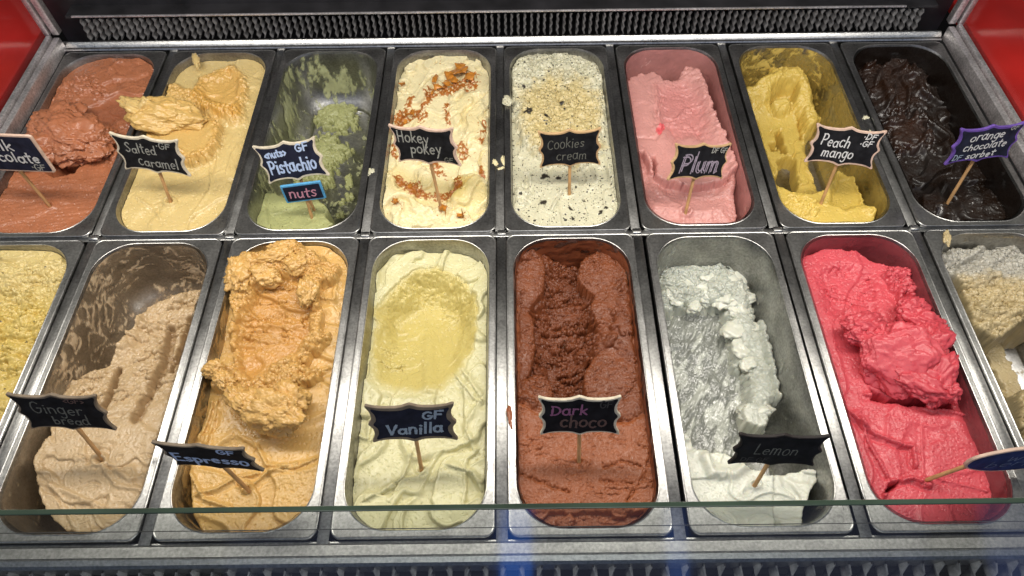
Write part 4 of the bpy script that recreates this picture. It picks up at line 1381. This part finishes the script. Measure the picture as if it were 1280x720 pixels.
for q, (x, y, r_) in enumerate(((838, 322, .015), (858, 314, .014), (875, 308, .015), (895, 318, .016), (912, 332, .014), (850, 338, .014), (873, 330, .015), (890, 345, .016), (916, 352, .014), (838, 352, .013), (860, 360, .014), (928, 348, .011), (905, 372, .015), (922, 388, .013),
                                (882, 368, .013), (930, 372, .010), (918, 412, .013), (926, 436, .012), (934, 455, .012), (845, 372, .011), (868, 384, .010), (940, 408, .009), (944, 516, .015))):
    lump('sorbet_lump', le, T, tuple(ground(x, y, lz + 0.004)), (r_ * rg.uniform(.8, 1.2), r_ * rg.uniform(.8, 1.2), r_ * .42), (rg.uniform(-20, 20), rg.uniform(-20, 20), rg.uniform(0, 180)), 300 + q, 0.36, 0.16, 0.07, 4, tint=0.15, mscale=2.4)
sl = cream('icy_slush', (140, 142, 134), (204, 206, 194), rough=0.20, sss=0.0, var=0.3, bump=0.15, bscale=260, spec=0.9, vscale=90)
f = F(13, -0.085)
f.h += 0.003 * ss(-0.1, 0.4, f.n(0.024, 3, 5, 0.8, 1.8, -28)) + 0.0010 * f.rid(0.005, 3, 9, 0.5, 3.0, -28)
sd = f.poly(Z([(40, 170), (200, 150), (250, 300), (270, 470), (230, 560), (120, 560), (60, 420), (50, 250)]), z=-0.08, rough=8)
f.h = np.where(sd > -6, f.h, -0.12); f.h -= 0.02 * ss(6, -6, sd)
f.tint = 0.35 * ss(0.0, 0.5, f.n(0.006, 4, 12, 0.5, 3.0, -28)) + 0.8 * ss(0.12, 0.26, f.n(0.022, 5, 15, 0.6, 1.8, -28) + 0.22 * ss(425, 500, f.p(-0.08)[1]) - 0.08); f.crk[:] = 0.0015; f.crot = -28  # pale patches paint the slush's streaks and glints into its colour
f.build('icy_slush', sl, T)
lr = cream('lemon_residue', (190, 192, 178), (190, 192, 178), rough=0.15, sss=0.1, var=0.2, spec=0.6, thin=0.50)
residue('wall_residue', lr, T, 13, lambda x, y, z: np.where(z < -0.09, 0.02, 0.26 - 0.25 * ss(0.24, 0.2, x)), 25, 0.012, ax=0.7, az=1.2)

# ---- raspberry pink
ra = cream('pink_ice', (212, 80, 90), (190, 48, 62), specks=((360, 0.14, 0.16, (120, 30, 44)), (230, 0.10, 0.10, (110, 26, 40))), var=0.10, rough=0.42)
T = tub(14, 'vivid pink ice cream with a torn lump in its middle')
f = F(14, -0.026)
Z = lambda pts: zp(pts, 970, 285, 1.823)
bd = f.poly(Z([(40, 80), (60, 62), (120, 45), (185, 52), (215, 70), (280, 95), (330, 150), (350, 200), (375, 260), (385, 330), (400, 385), (440, 425), (455, 465), (485, 560), (500, 640), (520, 730), (200, 730), (60, 300)]), z=-0.026, rough=3, size=0.014)
b = ss(-3, 3, bd)
f.h = -0.105 + (0.105 - 0.024) * b
tr = f.poly(Z([(90, 100), (150, 70), (230, 100), (240, 190), (180, 220), (120, 190)]), z=-0.02, rough=4); f.h -= b * 0.008 * ss(-4, 14, tr); f.tears(0.003, 0.008, b * ss(-2, 8, tr), seed=2, rot=-20)
cr = ss(0, 0.5, f.ell(*Z([(285, 120)])[0], 30, 18, 45, z=-0.02, rough=0.4)); f.crumble(0.008, 0.010, b * cr, 3); f.h += 0.006 * cr * b
cr = ss(0, 0.5, f.ell(*Z([(320, 210)])[0], 30, 22, 20, z=-0.02, rough=0.4)); f.crumble(0.007, 0.009, b * cr, 5); f.h += 0.010 * cr * b; f.tint += 0.4 * cr
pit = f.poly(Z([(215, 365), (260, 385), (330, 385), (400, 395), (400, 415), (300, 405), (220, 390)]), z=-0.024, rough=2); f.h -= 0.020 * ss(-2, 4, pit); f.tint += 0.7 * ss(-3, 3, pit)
for pts, a in (([(160, 420), (220, 470), (280, 495), (310, 500), (315, 540)], 0.006), ([(205, 380), (300, 400), (430, 430)], 0.004), ([(250, 610), (270, 580), (310, 570), (345, 590)], 0.006), ([(190, 440), (215, 500), (250, 560)], 0.004), ([(360, 570), (480, 600)], 0.002), ([(330, 455), (335, 600)], 0.0015)):
    d, sd = f.line(Z(pts), z=-0.024, rough=2); f.h += b * (a * np.exp(-(d / 3) ** 2) - a * 0.8 * ss(9, 0, d) * (sd > 0))
pit = f.poly(Z([(245, 605), (262, 578), (290, 570), (285, 585), (262, 600)]), z=-0.02, rough=2); f.h -= 0.02 * ss(-1, 3, pit)
f.folds(0.0020, 0.045, 60, b, seed=6)
pit = f.poly(Z([(495, 565), (530, 570), (520, 620), (500, 630)]), z=-0.04, rough=2); f.h -= 0.03 * ss(-1, 4, pit)
f.gr[:] = 0.0004; f.hole(1157, 602, 5, 0.006, 0.003, -0.022)
f.build('ice_cream_mass', ra, T)
lump('scoop_lump', ra, T, tuple(ground(1118, 450, -0.006)), (0.036, 0.034, 0.013), (28, -8, -20), 71, 0.34, 0.13, 0.06, 6, tint=0.10, mscale=2.0)
for q, (x, y, a_, b_, c_, rz) in enumerate(((1082, 408, .020, .014, .010, 0), (1098, 422, .016, .014, .010, 40), (1072, 420, .010, .010, .007, 0), (1148, 402, .020, .014, .010, -20), (1160, 432, .016, .026, .012, -30),
                                        (1172, 470, .014, .030, .011, -35), (1140, 385, .016, .012, .008, 20), (1150, 480, .024, .014, .009, -30), (1128, 418, .016, .012, .008, 0), (1186, 488, .010, .012, .008, 0))):
    lump('scoop_lump', ra, T, tuple(ground(x, y, -0.006)), (a_, b_, c_), (10, 0, rz), 75 + q * 3, 0.36, 0.22, 0.12, 5, tint=0.3, mscale=3.4)
rr_ = cream('pink_residue', (160, 78, 84), (160, 78, 84), var=0.2, rough=0.3, thin=0.60)
residue('wall_residue', rr_, T, 14, -0.7, 27, 0.03, floor=False)

rrs = cream('pink_smear', (206, 92, 100), (206, 92, 100), var=0.15, rough=0.3, thin=0.8)
residue('wall_smear', rrs, T, 14, 0.16, 46, 0.028, ax=1.0, az=0.8, off=0.0016, wisp=True, floor=False)

# ---- tan tub with a grey top, front row far right
ta = cream('grey_tan_ice', (192, 172, 128), (180, 176, 164), specks=((200, 0.14, 0.12, (130, 104, 66)),), var=0.14)
T = tub(15, 'tan ice cream greyed on top, far right of the front row')
f = F(15, -0.105)
Z = lambda pts: zp(pts, 1140, 270, 2.486)
bd = f.poly(Z([(60, 110), (100, 98), (180, 105), (230, 95), (348, 90), (600, 90), (600, 300), (348, 325), (320, 350), (270, 375), (200, 350), (160, 230)]), z=-0.028, rough=4, size=0.03)
b = ss(-3, 3, bd)
f.h = -0.112 + (0.112 - 0.030) * b
f.tint += 0.95 * ss(360, 338, f.p(-0.028)[1] + 10 * f.n(0.03, 3, 3))
f.crumble(0.007, 0.011, b, 3); f.folds(0.006, 0.03, 10, b, seed=4)
d2 = f.poly(Z([(200, 380), (270, 390), (300, 450), (348, 560), (348, 640), (300, 600)]), z=-0.09, rough=6); f.h = np.maximum(f.h, -0.112 + 0.026 * ss(-3, 3, d2))
d2 = f.poly(Z([(330, 540), (500, 500), (600, 800), (420, 800), (340, 640)]), z=-0.06, rough=6); m2 = ss(-3, 3, d2); f.h = np.maximum(f.h, -0.112 + 0.05 * m2); f.crumble(0.006, 0.01, m2, 8)
f.gr[:] = 0.0005
f.build('ice_cream_mass', ta, T)
tar = cream('tan_residue', (186, 166, 126), (186, 166, 126), var=0.2, rough=0.3, thin=0.70)
residue('wall_residue', tar, T, 15, lambda x, y, z: np.where(z < -0.09, 0.3, 0.22), 33, 0.02)
# ------------------------------------------------------------------ chalk signs
def A(cx, cy, rx, ry, a0, a1, n=14):
    return [(cx + rx * math.cos(math.radians(a0 + (a1 - a0) * i / n)), cy + ry * math.sin(math.radians(a0 + (a1 - a0) * i / n))) for i in range(n + 1)]

# single-stroke handwriting: baseline 0, small letters 1 high, capitals 1.7
GL = {
    'a': (1.05, [A(.45, .48, .40, .48, 50, 390), [(.86, 1.0), (.84, .3), (.98, .02)]]),
    'b': (1.0, [[(.1, 1.7), (.1, .0)], A(.45, .45, .36, .45, 150, -170)]),
    'c': (.9, [A(.48, .5, .42, .5, 50, 315)]),
    'd': (1.05, [A(.45, .46, .40, .46, 40, 390), [(.86, 1.75), (.84, .3), (.96, .0)]]),
    'e': (.95, [[(.08, .52), (.82, .58)] + A(.46, .52, .38, .48, 10, 310)]),
    'g': (1.0, [A(.45, .5, .38, .48, 40, 395), [(.84, .98), (.82, -.3)] + A(.46, -.35, .36, .35, 0, -150)]),
    'h': (1.0, [[(.12, 1.75), (.12, 0)], [(.12, .6)] + A(.48, .62, .34, .36, 170, 0) + [(.82, 0)]]),
    'i': (.4, [[(.18, 1.0), (.18, 0)], [(.17, 1.40), (.22, 1.46)]]),
    'k': (.95, [[(.12, 1.75), (.12, 0)], [(.78, 1.02), (.14, .45)], [(.30, .58), (.85, 0)]]),
    'l': (.42, [[(.18, 1.75), (.18, 0)]]),
    'm': (1.5, [[(.1, 1.0), (.1, 0)], [(.1, .6)] + A(.38, .66, .27, .34, 170, 0, 8) + [(.65, 0)], [(.65, .6)] + A(.95, .66, .28, .34, 170, 0, 8) + [(1.26, 0), (1.36, .02)]]),
    'n': (1.0, [[(.1, 1.0), (.1, 0)], [(.1, .6)] + A(.46, .64, .34, .36, 170, 0) + [(.82, 0)]]),
    'o': (1.0, [A(.48, .5, .42, .5, 90, 455)]),
    'p': (1.0, [[(.12, 1.0), (.10, -.75)], A(.48, .54, .36, .45, 160, -160)]),
    'r': (.8, [[(.12, 1.0), (.12, 0)], [(.12, .55)] + A(.50, .58, .36, .38, 160, 55)]),
    's': (.85, [[(.74, .86), (.45, 1.0), (.14, .80), (.40, .52), (.72, .28), (.44, .0), (.06, .12)]]),
    't': (.8, [[(.38, 1.55), (.36, .2), (.62, .02)], [(.02, 1.04), (.76, 1.08)]]),
    'u': (1.0, [[(.1, 1.0), (.12, .3), (.44, .0), (.78, .35), (.80, 1.0)], [(.80, 1.0), (.82, .2), (.95, .0)]]),
    'w': (1.3, [[(.05, 1.0), (.30, .0), (.58, .8), (.86, .0), (1.15, 1.0)]]),
    'y': (.95, [[(.08, 1.0), (.44, .25)], [(.84, 1.02), (.40, -.1), (.10, -.75)]]),
    'S': (1.1, [[(.98, 1.45), (.60, 1.7), (.18, 1.38), (.52, .92), (.92, .48), (.52, .0), (.06, .22)]]),
    'P': (1.15, [[(.15, 1.65), (.12, 0)], [(.02, 1.6)] + A(.45, 1.2, .55, .45, 80, -80) + [(.16, .75)]]),
    'H': (1.25, [[(.12, 1.7), (.12, 0)], [(.98, 1.7), (.98, 0)], [(.12, .85), (.98, .92)]]),
    'C': (1.2, [A(.66, .85, .56, .85, 45, 315)]),
    'D': (1.25, [[(.14, 1.65), (.14, 0)], [(.0, 1.66)] + A(.25, .83, .85, .82, 80, -80) + [(.0, .02)]]),
    'G': (1.3, [A(.66, .85, .56, .85, 45, 350) + [(1.2, .78), (.72, .78)]]),
    'F': (1.1, [[(.14, 1.68), (.12, 0)], [(.14, 1.66), (1.02, 1.7)], [(.14, .92), (.85, .95)]]),
    'V': (1.2, [[(.05, 1.68), (.55, .0)], [(.55, .0), (1.10, 1.70)]]),
    'L': (1.0, [[(.18, 1.7), (.12, .04)], [(.12, .04), (.95, .06)]]),
    'E': (1.1, [[(.14, 1.68), (.12, 0)], [(.10, 1.66), (.98, 1.68)], [(.14, .9), (.85, .92)], [(.10, .03), (1.0, .03)]]),
    'M': (1.5, [[(.12, 0), (.15, 1.7)], [(.15, 1.7), (.66, .5)], [(.66, .5), (1.2, 1.7)], [(1.2, 1.7), (1.25, 0)]]),
    'W': (1.7, [[(.05, 1.7), (.40, .0)], [(.40, .0), (.80, 1.3)], [(.80, 1.3), (1.2, .0)], [(1.2, .0), (1.6, 1.7)]]),
    '<': (.8, [[(.7, 1.0), (.1, .55)], [(.1, .55), (.7, .1)]]),
    '>': (.8, [[(.1, 1.0), (.7, .55)], [(.7, .55), (.1, .1)]]),
    '.': (.5, [[(.15, .85), (.25, .85), (.25, .72), (.15, .72)]]),
    ' ': (.55, []),
}


def smooth_line(pts, k=4):
    if len(pts) < 3:
        (x0, y0), (x1, y1) = pts
        return [(x0 + (x1 - x0) * t / 5, y0 + (y1 - y0) * t / 5) for t in range(6)]
    P = [pts[0]] + list(pts) + [pts[-1]]
    out = []
    for i in range(1, len(P) - 2):
        a, b, c, d = P[i - 1:i + 3]
        for t in range(k):
            u = t / k
            out.append(tuple(0.5 * (2 * b[q] + (c[q] - a[q]) * u + (2 * a[q] - 5 * b[q] + 4 * c[q] - d[q]) * u * u + (3 * b[q] - a[q] - 3 * c[q] + d[q]) * u ** 3) for q in (0, 1)))
    out.append(P[-2])
    return out


def lettering(lines, W, H, yoff, rng):
    """lines: (text, u, v, height of a small letter / H, width / W, stroke / H, slope).
    Board space: x to the right, z up, writing faces -y."""
    V = []; Q = []; cnt = 0
    for (text, u, v, xh, wd, st, slope) in lines:
        adv = sum(GL[c][0] + 0.16 for c in text)
        sx = wd * W / adv; sy = xh * H
        x = (u - 0.5) * W; z0 = (v - 0.5) * H
        cur = 0.0
        for c in text:
            g = GL[c]
            jy = rng.uniform(-.12, .12); js = rng.uniform(.86, 1.14)
            for strk in g[1]:
                pl_ = smooth_line(strk)
                pts = []
                for (a, b) in pl_:
                    xx = x + (cur + a + 0.12 * b) * sx
                    zz = z0 + (b * js + jy) * sy + slope * (cur + a) * sx
                    pts.append(np.array((xx, zz)))
                wv = st * H * 0.40
                off = yoff - 0.00004 * (cnt % 9); cnt += 1
                n = len(pts)
                # lengthen the ends a little so that they read as pressed chalk
                base = len(V)
                for i, p_ in enumerate(pts):
                    t = pts[min(i + 1, n - 1)] - pts[max(i - 1, 0)]
                    L_ = np.hypot(*t) + 1e-12; t = t / L_
                    nv = np.array((-t[1], t[0]))
                    w2 = wv * (1 + rng.uniform(-.28, .28))
                    e_ = t * wv * (0.7 if i == n - 1 else (-0.7 if i == 0 else 0))
                    for s_ in (-1, 1):
                        q = p_ + e_ + nv * w2 * s_
                        V.append((q[0], off, q[1]))
                    if i: Q.append((base + 2 * i - 2, base + 2 * i - 1, base + 2 * i + 1, base + 2 * i))
            cur += g[0] + 0.16
    return np.array(V), np.array(Q)


def outline(kind, a, b):
    """closed outline (x, z), half width a, half height b"""
    if kind == 'bracket':
        q = [(1.0, 0), (.985, .07), (.945, .15), (.915, .24), (.900, .38), (.905, .54), (.925, .68), (.960, .80), (.985, .88), (.990, .95), (.975, .985), (.945, .985), (.90, .955), (.82, .905), (.68, .865), (.50, .845), (.32, .850), (.18, .885), (.08, .955), (0, 1.0)]
        q = [(x * a, z * b) for x, z in q]
        full = q + [(-x, z) for x, z in reversed(q[:-1])] + [(-x, -z) for x, z in q[1:]] + [(x, -z) for x, z in reversed(q[1:-1])]
        return full
    if kind == 'oval':
        pts = []
        for i in range(64):
            t = 2 * math.pi * i / 64
            w = 1 + 0.04 * math.cos(4 * t)
            pts.append((a * w * math.copysign(abs(math.cos(t)) ** .8, math.cos(t)), b * w * math.copysign(abs(math.sin(t)) ** .75, math.sin(t))))
        return pts
    p = rrect(a, b, min(a, b) * 0.10, 4, 6, 6)
    return [tuple(v) for v in p]


def inset_out(out, d):
    n = len(out); r = []
    P = [np.array(p_) for p_ in out]
    for i in range(n):
        t = P[(i + 1) % n] - P[i - 1]
        t = t / (np.hypot(*t) + 1e-12)
        r.append(tuple(P[i] + np.array((-t[1], t[0])) * d))
    return r


def extrude_out(out, y0, y1, mat, name, parent, bev=0.0):
    bm = bmesh.new()
    rings = [(out, y0)]
    if bev:
        rings = [(inset_out(out, bev), y0), (out, y0 + bev)]
    rings.append((out, y1))
    vs = [[bm.verts.new((x, y, z)) for x, z in o] for o, y in rings]
    n = len(out)
    for ring, (o_, y_) in ((vs[0], rings[0]), (vs[-1], rings[-1])):
        for tri in tessellate_polygon([[Vector((x, z, 0)) for x, z in o_]]):
            bm.faces.new([ring[k] for k in tri])
    for j in range(len(vs) - 1):
        for i in range(n):
            bm.faces.new((vs[j][i], vs[j + 1][i], vs[j + 1][(i + 1) % n], vs[j][(i + 1) % n]))
    return bm_obj(name, bm, mat, parent, False)


M_BOARD = plain('chalk_black', (0.012, 0.012, 0.014), 0.75, 0, 0.5, 90, 0.12)
M_NAVY = plain('chalk_navy', (0.016, 0.018, 0.034), 0.75, 0, 0.4, 90, 0.12)
M_BLUEB = plain('chalk_blue', (0.020, 0.035, 0.12), 0.7, 0, 0.4, 90, 0.15)
M_WHITEB = plain('cream_border', (0.66, 0.58, 0.44), 0.55, 0, 0.18, 120, 0.3)
M_PINKB = plain('pinkish_border', (0.62, 0.44, 0.34), 0.55, 0, 0.18, 120, 0.3)
M_GREYB = plain('worn_border', (0.22, 0.17, 0.12), 0.6, 0, 0.3, 60, 0.3)
M_PURPLEB = plain('purple_border', (0.13, 0.07, 0.32), 0.5, 0, 0.3, 80, 0.3)
M_CYANB = plain('blue_border', (0.10, 0.36, 0.62), 0.5, 0, 0.2, 80, 0.3)
M_BLACKB = plain('black_border', (0.020, 0.015, 0.014), 0.55, 0, 0.4, 80, 0.3)


def chalk(name, col, rough_=0.5):
    m, N, L, P = new_mat(name)
    t = node(N, 'ShaderNodeTexCoord')
    n = node(N, 'ShaderNodeTexNoise')
    n.inputs['Scale'].default_value = 900
    n.inputs['Detail'].default_value = 4
    L.new(t.outputs['Object'], n.inputs['Vector'])
    r = node(N, 'ShaderNodeValToRGB')
    r.color_ramp.elements[0].position = 0.38; r.color_ramp.elements[1].position = 0.60
    r.color_ramp.elements[0].color = rgba([v * rough_ for v in col]); r.color_ramp.elements[1].color = rgba(col)
    L.new(n.outputs[0], r.inputs[0]); L.new(r.outputs[0], P.inputs['Base Color'])
    P.inputs['Roughness'].default_value = 0.8
    return m

C_WHITE = chalk('white_chalk', (0.72, 0.72, 0.70), 0.7)
C_SOFT = chalk('soft_chalk', (0.42, 0.42, 0.38), 0.45)
C_DIM = chalk('dim_chalk', (0.20, 0.20, 0.17), 0.4)
C_FAINT = chalk('faint_chalk', (0.055, 0.052, 0.05), 0.5)
C_PALEB = chalk('pale_blue_chalk', (0.50, 0.62, 0.86), 0.75)
C_GREYB = chalk('grey_blue_chalk', (0.36, 0.44, 0.54), 0.7)
C_PINK = chalk('pink_chalk', (0.70, 0.32, 0.42), 0.7)
C_MAG = chalk('magenta_chalk', (0.36, 0.13, 0.25), 0.6)
C_BROWN = chalk('brown_chalk', (0.16, 0.09, 0.075), 0.6)
C_MAUVE = chalk('mauve_chalk', (0.40, 0.33, 0.40), 0.6)
C_DUST = chalk('dusty_blue_chalk', (0.16, 0.21, 0.36), 0.5)


def sign(label, pose, W, H, base, lines, border, board, bw=0.0034, kind='bracket', th=0.003, attach=(0.0, -1.0), stick=0.0021):
    """pose: centre xyz + euler xyz of the board; base: where the stick enters the ice cream"""
    rng = random.Random(len(label) * 7 + int(pose[0] * 1000))
    t = thing('flavour_sign', label, 'sign', base, group='chalk signs stuck in the ice cream')
    M = Matrix.Translation(Vector(pose[:3]) - Vector(base)) @ Euler(pose[3:6], 'XYZ').to_matrix().to_4x4()
    a, b = W / 2, H / 2
    out = outline(kind, a, b)
    fr = extrude_out(out, -th / 2, th / 2, border, 'frame', t, 0.0005)
    fr.matrix_local = M
    ins = [(x * (a - bw) / a, z * (b - bw) / b) for x, z in out]
    pn = extrude_out(ins, -th / 2 - 0.00035, -th / 2 + 0.0003, board, 'chalk_panel', t)
    pn.matrix_local = M
    groups = {}
    for ln in lines: groups.setdefault(ln[7], []).append(ln[:7])
    for mat, ls in groups.items():
        V, Q = lettering(ls, W, H, -th / 2 - 0.00055, rng)
        lo = mesh_obj('lettering', V, Q, mat, pn, False)
    # stick from behind the board's lower edge down into the ice cream
    p1 = M @ Vector((attach[0] * a, th / 2 + 0.0012, attach[1] * b + 0.006))
    p0 = Vector((0, 0, 0)); dr = (p0 - p1).normalized(); p0 = p0 + dr * 0.016
    bm = bmesh.new()
    up = dr.orthogonal().normalized(); si = dr.cross(up)
    rings = []
    for k in range(7):
        c = p1.lerp(p0, k / 6); r = stick * (1 + 0.05 * math.sin(k * 2.1))
        rings.append([bm.verts.new(c + up * math.cos(q * math.pi / 6) * r + si * math.sin(q * math.pi / 6) * r) for q in range(12)])
    for k in range(6):
        for q in range(12):
            bm.faces.new((rings[k][q], rings[k][(q + 1) % 12], rings[k + 1][(q + 1) % 12], rings[k + 1][q]))
    bm.faces.new(rings[0]); bm.faces.new(list(reversed(rings[-1])))
    bm_obj('stick', bm, M_STICK, t, True, 60)
    return t


sign('black chalk sign reading Milk chocolate, straight edged with a tan border', (-.6171, .0715, .0836, -.0911, -.0132, -.0833), .1049, .0579, (-.613, .067, -.010),
     [('Milk', .30, .58, .16, .40, .045, 0, C_WHITE), ('chocolate', .12, .28, .16, .80, .05, 0, C_WHITE), ('.GF', .74, .06, .09, .18, .035, 0, C_SOFT)], M_PINKB, M_NAVY, 0.0026, 'rect')
sign('black chalk sign reading Salted caramel with a cream border', (-.4464, .084, .0646, -.1726, .0207, -.1501), .0905, .0575, (-.450, .071, -.012),
     [('Salted', .16, .54, .14, .46, .033, -.02, C_SOFT), ('caramel', .28, .20, .15, .60, .033, -.02, C_SOFT), ('.GF', .64, .72, .09, .22, .03, 0, C_SOFT)], M_WHITEB, M_BOARD)
sign('black chalk sign reading Pistachio in thick white letters', (-.2737, .089, .0455, -.3431, -.2313, -.0602), .0895, .0560, (-.263, .075, -.022),
     [('Pistachio', .12, .24, .19, .76, .062, 0, C_PALEB), ('<nuts>', .13, .66, .10, .36, .05, 0, C_PALEB), ('GF', .64, .72, .11, .22, .05, 0, C_PALEB)], M_WHITEB, M_NAVY)
sign('small blue bordered chalk sign reading nuts in pink', (-.2622, .0635, .0135, -.1589, -.0643, .0971), .053, .0285, (-.261, .058, -.022),
     [('nuts', .14, .26, .34, .70, .085, 0, C_PINK)], M_CYANB, M_NAVY, 0.0026, 'rect')
sign('black chalk sign reading Hokey pokey with a pinkish wood border', (-.0946, .0752, .0837, -.1799, -.2012, -.3151), .0895, .0550, (-.082, .052, -.012),
     [('Hokey', .10, .58, .17, .50, .04, 0, C_SOFT), ('pokey', .26, .30, .17, .50, .04, 0, C_SOFT), ('GF', .76, .10, .08, .14, .028, 0, C_DIM)], M_PINKB, M_BOARD)
sign('black chalk sign reading Cookies cream', (.088, .0938, .0573, -.1952, -.0743, -.0166), .0805, .0565, (.091, .080, -.012),
     [('Cookies', .14, .52, .15, .60, .024, .03, C_DIM), ('cream', .28, .20, .15, .50, .024, .03, C_DIM)], M_WOOD, M_BOARD, 0.0028)
sign('black chalk sign reading Plum in big outlined letters', (.2553, .0784, .0459, -.4224, .3028, .3151), .0905, .0495, (.246, .047, -.022),
     [('Plum', .15, .22, .29, .70, .042, 0, C_MAUVE), ('Plum', .18, .24, .27, .70, .042, 0, C_MAUVE), ('DF GF', .66, .74, .085, .27, .030, 0, C_SOFT)], M_WOOD, M_BOARD, 0.0028)
sign('black chalk sign reading Peach mango with a wide white border', (.4406, .089, .0588, -.3892, .0533, -.114), .0890, .0535, (.433, .063, -.022),
     [('Peach', .14, .50, .15, .42, .036, -.04, C_WHITE), ('mango', .20, .24, .15, .46, .036, -.04, C_WHITE), ('.DF', .70, .74, .075, .19, .03, 0, C_WHITE), ('.GF', .68, .56, .075, .19, .03, 0, C_WHITE)], M_PINKB, M_BOARD, 0.0032)
sign('purple bordered chalk sign reading orange chocolate DF sorbet', (.6111, .0813, .069, -.2378, .0344, .1659), .0910, .0530, (.607, .064, -.022),
     [('orange', .22, .62, .13, .52, .036, .03, C_WHITE), ('chocolate', .18, .36, .11, .66, .036, .03, C_WHITE), ('DF', .08, .13, .085, .14, .026, 0, C_GREYB), ('sorbet', .28, .13, .10, .45, .036, .03, C_WHITE), ('GF', .78, .82, .06, .13, .026, 0, C_SOFT)], M_PURPLEB, M_NAVY, 0.0036)
sign('black chalk sign reading Ginger bread in dull grey', (-.4342, -.2665, .0625, -.249, .0132, -.0292), .0880, .0560, (-.433, -.283, -.022),
     [('Ginger', .18, .50, .16, .58, .032, -.04, C_DIM), ('bread', .34, .18, .14, .42, .032, 0, C_DIM), ('<GF>', .60, .80, .075, .24, .028, 0, C_BROWN)], M_GREYB, M_BOARD, 0.0028)
sign('black chalk sign reading Espresso, tipped almost edge on', (-.2686, -.3211, .0825, -.025, -.0356, -.0995), .0870, .0555, (-.264, -.323, -.016),
     [('Espresso', .08, .28, .19, .84, .062, .02, C_PALEB), ('GF', .66, .74, .10, .20, .05, 0, C_PALEB)], M_GREYB, M_BOARD, 0.0026)
sign('black chalk sign reading Vanilla with a worn grey border', (-.0884, -.2793, .0557, -.2872, -.0102, .012), .0870, .0570, (-.087, -.301, -.022),
     [('Vanilla', .19, .24, .15, .66, .062, .02, C_GREYB), ('GF', .62, .64, .11, .25, .055, 0, C_GREYB)], M_GREYB, M_NAVY, 0.0052)
sign('black chalk sign reading Dark choco in pink', (.0766, -.2753, .0588, -.2999, -.0672, -.0358), .0805, .0570, (.080, -.297, -.014),
     [('Dark', .15, .56, .15, .46, .045, 0, C_MAG), ('choco', .26, .24, .17, .58, .05, 0, C_BROWN), ('GF', .74, .74, .09, .16, .03, 0, C_FAINT)], M_WHITEB, M_BOARD, 0.0030)
sign('plain black chalk sign reading Lemon', (.2649, -.3108, .0541, -.1843, -.0195, -.042), .0845, .0550, (.262, -.323, -.024),
     [('Lemon', .24, .38, .18, .50, .026, 0, C_DIM), ('DF GF', .12, .16, .08, .32, .02, 0, C_FAINT)], M_BLACKB, M_BOARD, 0.0024)
g_ = ground(1252, 568, 0.03)
sign('blue oval chalk sign on a slanting stick over the pink ice cream', (.5050, -.3175, .0400, -.06, .02, .06), .105, .052, tuple(ground(1158, 600, -0.022)),
     [('wild', .34, .52, .20, .40, .04, .02, C_DUST), ('berry', .20, .24, .16, .60, .03, .02, C_DUST)], M_PINKB, M_BLUEB, 0.0026, 'oval', attach=(-.72, -.62))

# ------------------------------------------------------------------ drips on the rails
def drip(label, mat, px, py, r, seed, rz=0, z=-0.004):
    g = ground(px, py, z)
    o = lump('drip', mat, None, (0, 0, 0), (r[0], r[1] * 0.85, r[2] * 0.6), (0, 0, rz), seed, 0.55, 0.3, 0.12, 4)
    o.location = g
    tag(o, label, 'drip', 'ice cream drips on the steel')

drip('white drip on the rail between the hokey pokey and the cookies pans', hk, 629, 201, (0.0030, 0.0085, 0.0022), 3, 8)
drip('small hooked smear of cream beside the white rail drip', hk, 626, 211, (0.0045, 0.0022, 0.0018), 5, 20)
drip('pale smear on the right rim of the hokey pokey pan', hk, 619, 203, (0.0025, 0.006, 0.0016), 8, 15, 0.0005)
drip('greenish white smear on the rail right of the pistachio pan', ck, 462, 215, (0.0048, 0.0065, 0.0018), 12, -10)
drip('white drip on the rail left of the black sorbet', ck, 1082, 147, (0.0035, 0.004, 0.0026), 15)
drip('crumb of ice cream on the right rim of the peach mango pan', ck, 1088, 165, (0.0022, 0.003, 0.0018), 19)
drip('tan smear on the rim left of the grey and tan tub', ta, 1184, 298, (0.0035, 0.010, 0.002), 22, -20, 0.0005)
drip('brown smear on the rim left of the dark brown chocolate', dk, 637, 520, (0.002, 0.011, 0.0015), 27, 5, 0.0005)
